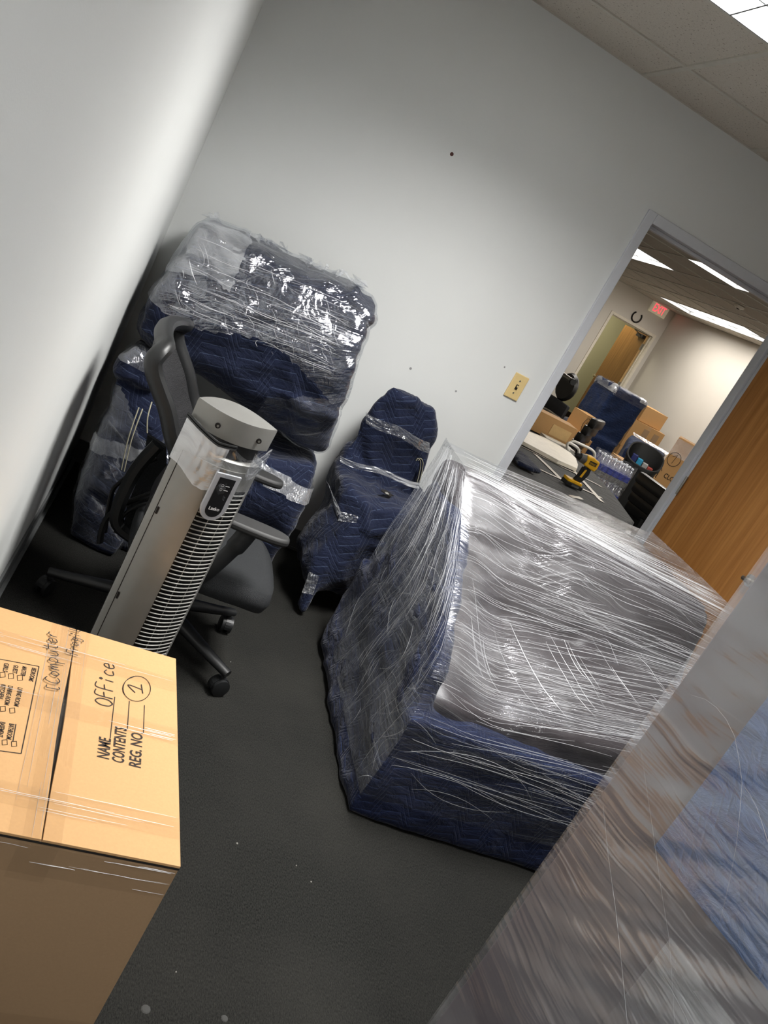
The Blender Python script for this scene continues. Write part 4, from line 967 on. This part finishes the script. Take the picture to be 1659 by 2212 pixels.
def drill():
    b = K(965, 1850, 2, TZ); T = thing('power_drill', 'yellow and black cordless driver standing on the covered table', 'drill', (b.x, b.y, TZ+.008))
    F = (_r*math.cos(0)-_u*0); F = Vector((1, .1, 0)).normalized()      # drill axis, nose toward -F
    Mx = Matrix(((F.x, -F.y, 0, 0), (F.y, F.x, 0, 0), (0, 0, 1, 0), (0, 0, 0, 1)))
    MB().box((-.005, 0, .012), (.115, .068, .024), Mx, bev=.004).build('battery', MT['toolblk'], T)
    MB().box((-.012, 0, .032), (.098, .064, .017), Mx, bev=.004).build('battery_top', MT['yellow'], T)
    MB().box((.0, -.0, .012), (.05, .070, .010), Mx).build('battery_label', MT['toolgrey'], T)
    hp = [(.03, .04), (-.012, .04), (.0, .075), (.0, .125), (.045, .14), (.052, .10), (.04, .06)]
    MB().prism(hp, .036, Mx @ Matrix.Translation((0, .018, 0)) @ Matrix.Rotation(R(90), 4, 'X')).build('handle', MT['toolblk'], T, bev=.006)
    MB().prism([(.002, .07), (.014, .07), (.02, .12), (.008, .125)], .040, Mx @ Matrix.Translation((0, .02, 0)) @ Matrix.Rotation(R(90), 4, 'X')).build('grip_stripe', MT['yellow'], T)
    bp = [(-.02, .14), (.06, .128), (.07, .15), (.066, .19), (.02, .20), (-.025, .195)]
    MB().prism(bp, .056, Mx @ Matrix.Translation((0, .028, 0)) @ Matrix.Rotation(R(90), 4, 'X')).build('motor_housing', MT['yellow'], T, bev=.008)
    A = Mx @ Vector((-.02, 0, .168)); n = Mx.to_3x3() @ Vector((-1, 0, 0))
    MB().cyl(A, A+n*.035, .028, .024).build('gear_case', MT['toolgrey'], T, smooth=True)
    MB().cyl(A+n*.035, A+n*.062, .020, .012).build('chuck', MT['toolblk'], T, smooth=True)
    MB().box((.0, -.02, .128), (.014, .014, .016), Mx).build('trigger', MT['toolblk'], T)
    MB().box((.025, -.0285, .168), (.05, .0012, .022), Mx).build('name_plate', MT['toolblk'], T)
    lettering('lettering', 'DEWALT', Mx @ Vector((.003, -.0295, .160)), Mx @ Vector((.047, -.0295, .160)), .012, Mx.to_3x3() @ Vector((0, -1, 0)), MT['yellow'], T, False)
drill()
def carton(name, label, loc, size, rot=0, mat='card2', tape=True, text=None, th=.03, group=None):
    T = thing(name, label, 'cardboard box', loc, R(rot), group); x, y, z = size
    MB().span((-x/2, -y/2, 0), (x/2, y/2, z-.006)).build('carton', MT[mat], T, bev=.004)
    for s in (-1, 1): MB().span((s*.002, -y/2, z-.006), (s*x/2, y/2, z)).build('top_flap', MT[mat], T)
    if tape:
        MB().span((-th, -y/2-.001, z), (th, y/2+.001, z+.001)).build('tape_strip', MT['tape'], T, uv=True)
        MB().span((-th, -y/2-.0015, z*.6), (th, -y/2-.0005, z+.001)).build('tape_strip', MT['tape'], T, uv=True)
    return T
# boxes by the far door
p = K(1000, 1165, 1, 5.3)
T = carton('printed_carton', 'cardboard box with a printed black name on its side by the far door', (p.x, p.y+.2, 0), (.46, .42, .50), 6)
lettering('lettering', 'U-HAUL', (-.14, -.212, .33), (.14, -.212, .33), .06, (0, -1, 0), MT['ink'], T, False, bold=.02)
MB().tube([(-.17, -.213, .31), (.17, -.213, .31), (.17, -.213, .41), (-.17, -.213, .41)], .004, 4, closed=True).build('printed_border', MT['ink'], T)
MB().span((-.13, -.2125, .22), (.13, -.2105, .28)).build('printed_patch', MT['redprint'], T)
q = K(1150, 1050, 1, 5.4)
T = carton('small_carton', 'small taped cardboard box with scribbles on top of the printed carton', (q.x, 5.52, .502), (.24, .24, .24), 24)
MB().tube([(-.08+.05*math.cos(R(a)), -.122, .13+.08*math.sin(R(a))) for a in range(0, 360, 30)], .003, 4, closed=True).tube([(-.08, -.122, .09), (-.07, -.122, .17)], .003, 4).build('scribble', MT['pen'], T)
# tall blanket-wrapped piece and the wrapped couch
def bluetall():
    y = 6.0; a = Mm(310, 530, 1, y); b = Mm(722, 760, 1, y); c = Mm(250, 535, 1, y)
    T = thing('wrapped_dresser', 'tall narrow dresser in navy blanket and film in front of the far door', 'dresser', ((a.x+b.x)/2, y+.2, 0))
    x0, x1, z = a.x, b.x-.02, a.z-.02
    up = [(x0, y, .50), (x1-.05, y, .50), (x0, y, z), (x1, y, z), (x0-.10, y+.42, .5), (x1-.12, y+.45, .5), (x0-.10, y+.42, z), (x1-.1, y+.45, z)]
    lo = [(x0-.10, y-.05, .0), (x1-.10, y-.05, 0), (x0-.06, y-.05, .50), (x1-.08, y-.05, .53), (x0-.2, y+.45, 0), (x1-.15, y+.45, 0), (x0-.18, y+.45, .50), (x1-.15, y+.45, .53)]
    bl = lump('blanket', [up, lo], MT['hall_blue'], T, .022, 2, .010, 5, .008, (3, 3, 6), 9, keep=lambda v: setattr(v.co, 'z', max(v.co.z, .004)))
    shell('film', bl, .012, lambda c, n: c.z > z-.10, FILM['clear'], T)
    shell('film', bl, .014, lambda c, n: c.z > z-.09 and c.x < x0+.03 and n.y < -.1, FILM['tail'], T)
    shell('film', bl, .014, lambda c, n: .42 < c.z < .52 and c.x < x0-.0, FILM['tail'], T)
    shell('film', bl, .014, lambda c, n: c.z > z-.05 and c.x > x1-.12, FILM['band'], T)
bluetall()
def couch():
    y = 5.15; a = Mm(500, 1150, 1, y+.35); T = thing('wrapped_couch', 'low couch wrapped in navy blanket with shiny film edges beside the black bin', 'couch', (5.9, 5.5, 0))
    A = [Mm(490, 1145, 1, 6.0), Mm(930, 1405, 1, 5.75), Mm(700, 1480, 1, 5.3), Mm(430, 1330, 1, 5.5)]
    pts = [tuple(q) for q in A]+[(q.x, q.y, 0.0) for q in A]
    bl = lump('blanket', [pts], MT['hall_blue'], T, .022, 3, .014, 5, .012, (3, 3, 6), 13, keep=lambda v: setattr(v.co, 'z', max(v.co.z, .004)))
    d = (A[1]-A[0]); 
    def f(u, v): q = A[0].lerp(A[1], u)+Vector((0, -.02-.05*v, .03-.03*v+.006*noise.noise(Vector((u*14, v*3, 1))))); return tuple(q)
    grid_surf('film_edge', f, 30, 4, FILM['tail'], T)
couch()
# boxes along the far right wall
def stacked():
    y = 7.3; lo = Mm(710, 1050, 1, y); r_ = Mm(920, 1160, 1, y); l_ = Mm(520, 1110, 1, y+.25)
    X1 = 6.95; wdt = .42
    zt = Mm(920, 1165, 1, y).z; xr = Mm(920, 1165, 1, y).x
    carton('storage_carton', 'cardboard box half hidden behind the wrapped couch, bottom of its stack', (xr-.28, y+.22, 0), (.50, .44, zt-.42), 0)
    T = carton('taped_carton', 'cardboard box with two darker tape panels in the stack behind the couch', (xr-.27, y+.20, zt-.418), (.52, .42, .416), -3, th=.03)
    for x in (-.02, .15): MB().span((x-.045, -.213, .06), (x+.045, -.211, .36)).build('tape_panel', MT['card_shade_tape'], T)
    carton('plain_carton', 'plain cardboard box on top of the stack behind the couch', (xr-.30, y+.24, zt+.003), (.44, .34, Mm(915, 930, 1, y).z-zt), 10, tape=False)
stacked()
def on_plane(px, py, P, n):
    d = _f + _r*((px-IW/2)/FPX) - _u*((py-IH/2)/FPX); return CAM+d*((P-CAM).dot(n)/d.dot(n))
def wardrobe():
    a = Mm(1090, 1190, 1, 4.75); rz = R(-33); T = thing('wardrobe_carton', 'tall cardboard wardrobe carton with a circled mark beside the doorway jamb', 'cardboard box', (a.x, a.y, 0), rz); Hh = a.z
    W_ = XF[T.name]; nr = W_.to_3x3() @ Vector((0, -1, 0)); inv = W_.inverted()
    Lp = lambda x, y: inv @ on_plane(*mm(x, y), a, nr)
    MB().span((0, 0, 0), (.55, .5, Hh)).build('carton', MT['card2'], T, bev=.004)
    MB().span((.01, .01, Hh), (.54, .24, Hh+.006)).build('top_flap', MT['card'], T)
    MB().span((-.001, -.004, Hh-.2), (.55, -.002, Hh-.01)).build('tape_band', FILM['clear'], T, uv=True)
    c = Lp(1025, 1470); cy = -.0025
    MB().tube([(c.x+.07*math.cos(R(g)), cy, c.z+.08*math.sin(R(g))) for g in range(0, 360, 20)], .003, 4, closed=True).build('circled_mark', MT['pen'], T)
    MB().tube([(c.x-.03, cy, c.z+.02), (c.x+.01, cy, c.z+.06), (c.x+.0, cy, c.z-.05)], .003, 4).build('written_mark', MT['pen'], T)
    t0 = Lp(885, 1690)
    lettering('lettering', 'CLOTHING', (t0.x, cy, t0.z), (t0.x+.30, cy, t0.z), .055, (0, -1, 0), MT['ink'], T, False, bold=.01)
    e = Lp(850, 1600)
    MB().tube([(e.x, cy, e.z+.03), (e.x, cy, e.z-.14)], .005, 4).build('printed_arrow', MT['ink'], T)
    MB().tube([(e.x-.02, cy, e.z), (e.x, cy, e.z+.035), (e.x+.02, cy, e.z)], .004, 4).build('printed_arrow', MT['ink'], T)
    b = W_ @ Vector((.40, .36, Hh+.007))
    carton('brown_carton', 'small dark brown box on top of the wardrobe carton', tuple(b), (.15, .2, .17), 8, 'card3', False)
wardrobe()
def bin_():
    y = 3.75; L_ = Mm(545, 1510, 1, y); Rr = Mm(905, 1440, 1, y); c = (L_+Rr)/2
    Hh = .70; cz = c.z; T = thing('waste_bin', 'black open waste bin holding small bright boxes beside the couch', 'bin', (c.x, y+.1, 0), R(-28)); wd = (Rr.x-L_.x)/2+.06
    m = MB(); vs, fs = [], []; n = 32
    def rr(s, z, k=.75): return [(s*math.copysign(abs(math.cos(2*math.pi*i/n))**k, math.cos(2*math.pi*i/n)), s*.85*math.copysign(abs(math.sin(2*math.pi*i/n))**k, math.sin(2*math.pi*i/n)), z) for i in range(n)]
    sl = lambda r_: [(a, b, q+.62*b) for a, b, q in r_]      # rim slants down toward the doorway
    rows = [rr(wd*.78, 0), sl(rr(wd*.98, cz-.03)), sl(rr(wd*1.06, cz-.03)), sl(rr(wd*1.06, cz)), sl(rr(wd*.98, cz)), rr(wd*.76, .02)]
    vs = [v for r_ in rows for v in r_]; fs = [(i*n+k, i*n+(k+1) % n, (i+1)*n+(k+1) % n, (i+1)*n+k) for i in range(len(rows)-1) for k in range(n)]+[tuple(range(n)), tuple((len(rows)-1)*n+k for k in range(n))]
    m._add(vs, fs); m.build('bin_body', MT['bin'], T, smooth=True, angle=50)
    for k, (dx, mt, lb) in enumerate(((-.085, 'navybox', 'navy'), (-.025, 'teal', 'teal'), (.035, 'greybox', 'grey'), (.09, 'redbox', 'red'))):
        B = thing('small_box', f'small {lb} box standing in the black waste bin', 'box', (c.x+dx, y+.10-dx*.4, .03), R(-28))
        MB().span((-.027, -.05, 0), (.027, .05, cz-.06-.015*k)).build('carton', MT[mt], B, bev=.003)
        MB().span((-.018, -.0515, cz-.22), (.018, -.0502, cz-.14)).build('printed_panel', MT['white'], B)
bin_()
def bottles():
    y = 3.55; c = Mm(190, 1700, 1, y); proto = None; x0 = c.x-.10
    for lay in range(3):
        for j in range(3):
            for i in range(6):
                lb = 'clear water bottle with blue label in the %s layer of the pack beyond the table' % ('bottom', 'middle', 'top')[lay]
                loc = (x0+.066*i-.03*j*0-.05, y+.066*j, .003+.215*lay+.0)
                if proto is None:
                    T = thing('water_bottle', lb, 'water bottle', loc, 0, 'water bottles in the shrink-wrapped packs'); proto = T
                    MB().lathe([(.028, 0), (.031, .01), (.031, .14), (.024, .17), (.012, .19), (.012, .196)], seg=14).build('bottle_body', MT['bottle'], T, smooth=True, uv=True)
                    MB().lathe([(.0318, .06), (.0318, .12)], seg=14).build('label_sleeve', MT['label'], T, smooth=True); MB().lathe([(.014, .194), (.014, .208), (.012, .21)], seg=12).build('cap', MT['capw'], T)
                else:
                    r_ = proto.copy(); col.objects.link(r_); r_.location = loc; r_['label'] = lb
                    for ch in list(proto.children): d = ch.copy(); col.objects.link(d); d.parent = r_
    P = thing('shrink_wrap', 'clear shrink wrap around the stacked water bottles', 'plastic wrap', (x0+.12, y+.066, 0))
    def f(u, v):
        a = u*2*math.pi; k = .5; return (x0+.115+.22*math.copysign(abs(math.cos(a))**k, math.cos(a)), y+.066+.115*math.copysign(abs(math.sin(a))**k, math.sin(a)),   .01+v*.65+.01*noise.noise(Vector((u*20, v*6, 1))))
    grid_surf('wrap', f, 60, 12, FILM['faint'], P)
    return x0
bottles()
# behind the bin: a tan carton
p = Mm(470, 1640, 1, 4.3)
carton('tan_carton', 'tan cardboard box showing behind the black waste bin', (p.x+.05, 4.40, 0), (.40, .36, .58), 0)
def far_chair(label, loc, rot, ribs=True, hz=.92, seatz=.45, head=False, bw=.44):
    T = thing('desk_chair', label, 'office chair', loc, R(rot))
    star_base(T, .3, .30)
    MB().box((.02, 0, seatz), (.46, .46, .09), bev=.03).build('seat', MT['leather'], T, smooth=True)
    z0 = seatz+.10; n = 5; st = (hz-z0)/n
    if ribs:
        for k in range(n):
            MB().box((-.24-.02*k, 0, z0+st*(k+.5)), (.07, bw, st*1.12), bev=.018).build('back_rib', MT['leather'], T, smooth=True)
    else:
        MB().box((-.26, 0, (z0+hz)/2), (.05, .44, hz-z0), bev=.02).build('backrest', MT['mesh'], T, smooth=True)
        if head: 
            MB().lathe([(.06, -.03), (.15, -.02), (.16, 0), (.14, .03)], Matrix.Translation((-.28, 0, hz+.15)) @ Matrix.Rotation(R(90), 4, 'Y'), 20).build('headrest', MT['leather'], T, smooth=True)
            MB().cyl((-.28, 0, hz-.05), (-.28, 0, hz+.12), .015).build('headrest_post', MT['chrome'], T, smooth=True)
    MB().tube(smooth_path([(-.1, 0, seatz-.06), (-.27, 0, seatz), (-.31, 0, seatz+.2)]), .025, 8).build('back_stem', MT['plast'], T, smooth=True)
    for s in (-1, 1): MB().tube(smooth_path([(-.2, s*.25, seatz+.2), (.1, s*.26, seatz+.22), (.14, s*.25, seatz+.05), (.05, s*.22, seatz-.05)]), .014, 8).build('arm_loop', MT['chrome'], T, smooth=True)
    return T
p = K(790, 900, 1, 3.6)
far_chair('black ribbed leather office chair in the far room beside the cardboard cartons', (p.x+.10, 3.75, 0), 140, True, .90, .38, bw=.36)
p = K(790, 620, 1, 4.6)
far_chair('black high-back office chair with a headrest by the far-room doorway jamb', (p.x-.16, 4.7, 0), 195, False, .80, head=True)
p = Mm(800, 1900, 1, 1.25)
far_chair('black ribbed chair tucked in past the end of the covered table', (p.x+.30, 1.3, 0), 15, True, .90)
def rack():
    a = K(1000, 415, 1, 3.0); T = thing('garment_rack', 'steel garment rail with a black open end beside the doorway jamb', 'clothes rail', (a.x-.6, 3.05, 0))
    b = K(860, 285, 1, 3.3); d = (b-a)
    e = a+d*3.2; e.z = a.z
    MB().cyl(a, e, .022).build('rail', MT['steel'], T, True, smooth=True); MB().cyl(a-(e-a).normalized()*.004, a+(e-a).normalized()*.03, .027).build('rail_end', MT['plast'], T, True, smooth=True)
    for t_ in (.55, .95):
        q = a.lerp(e, t_); MB().cyl((q.x, q.y, .03), (q.x, q.y, q.z), .016).build('upright', MT['steel'], T, True, smooth=True); MB().box((q.x, q.y, .015), (.08, .45, .03)).build('foot', MT['plast'], T, True)
rack()
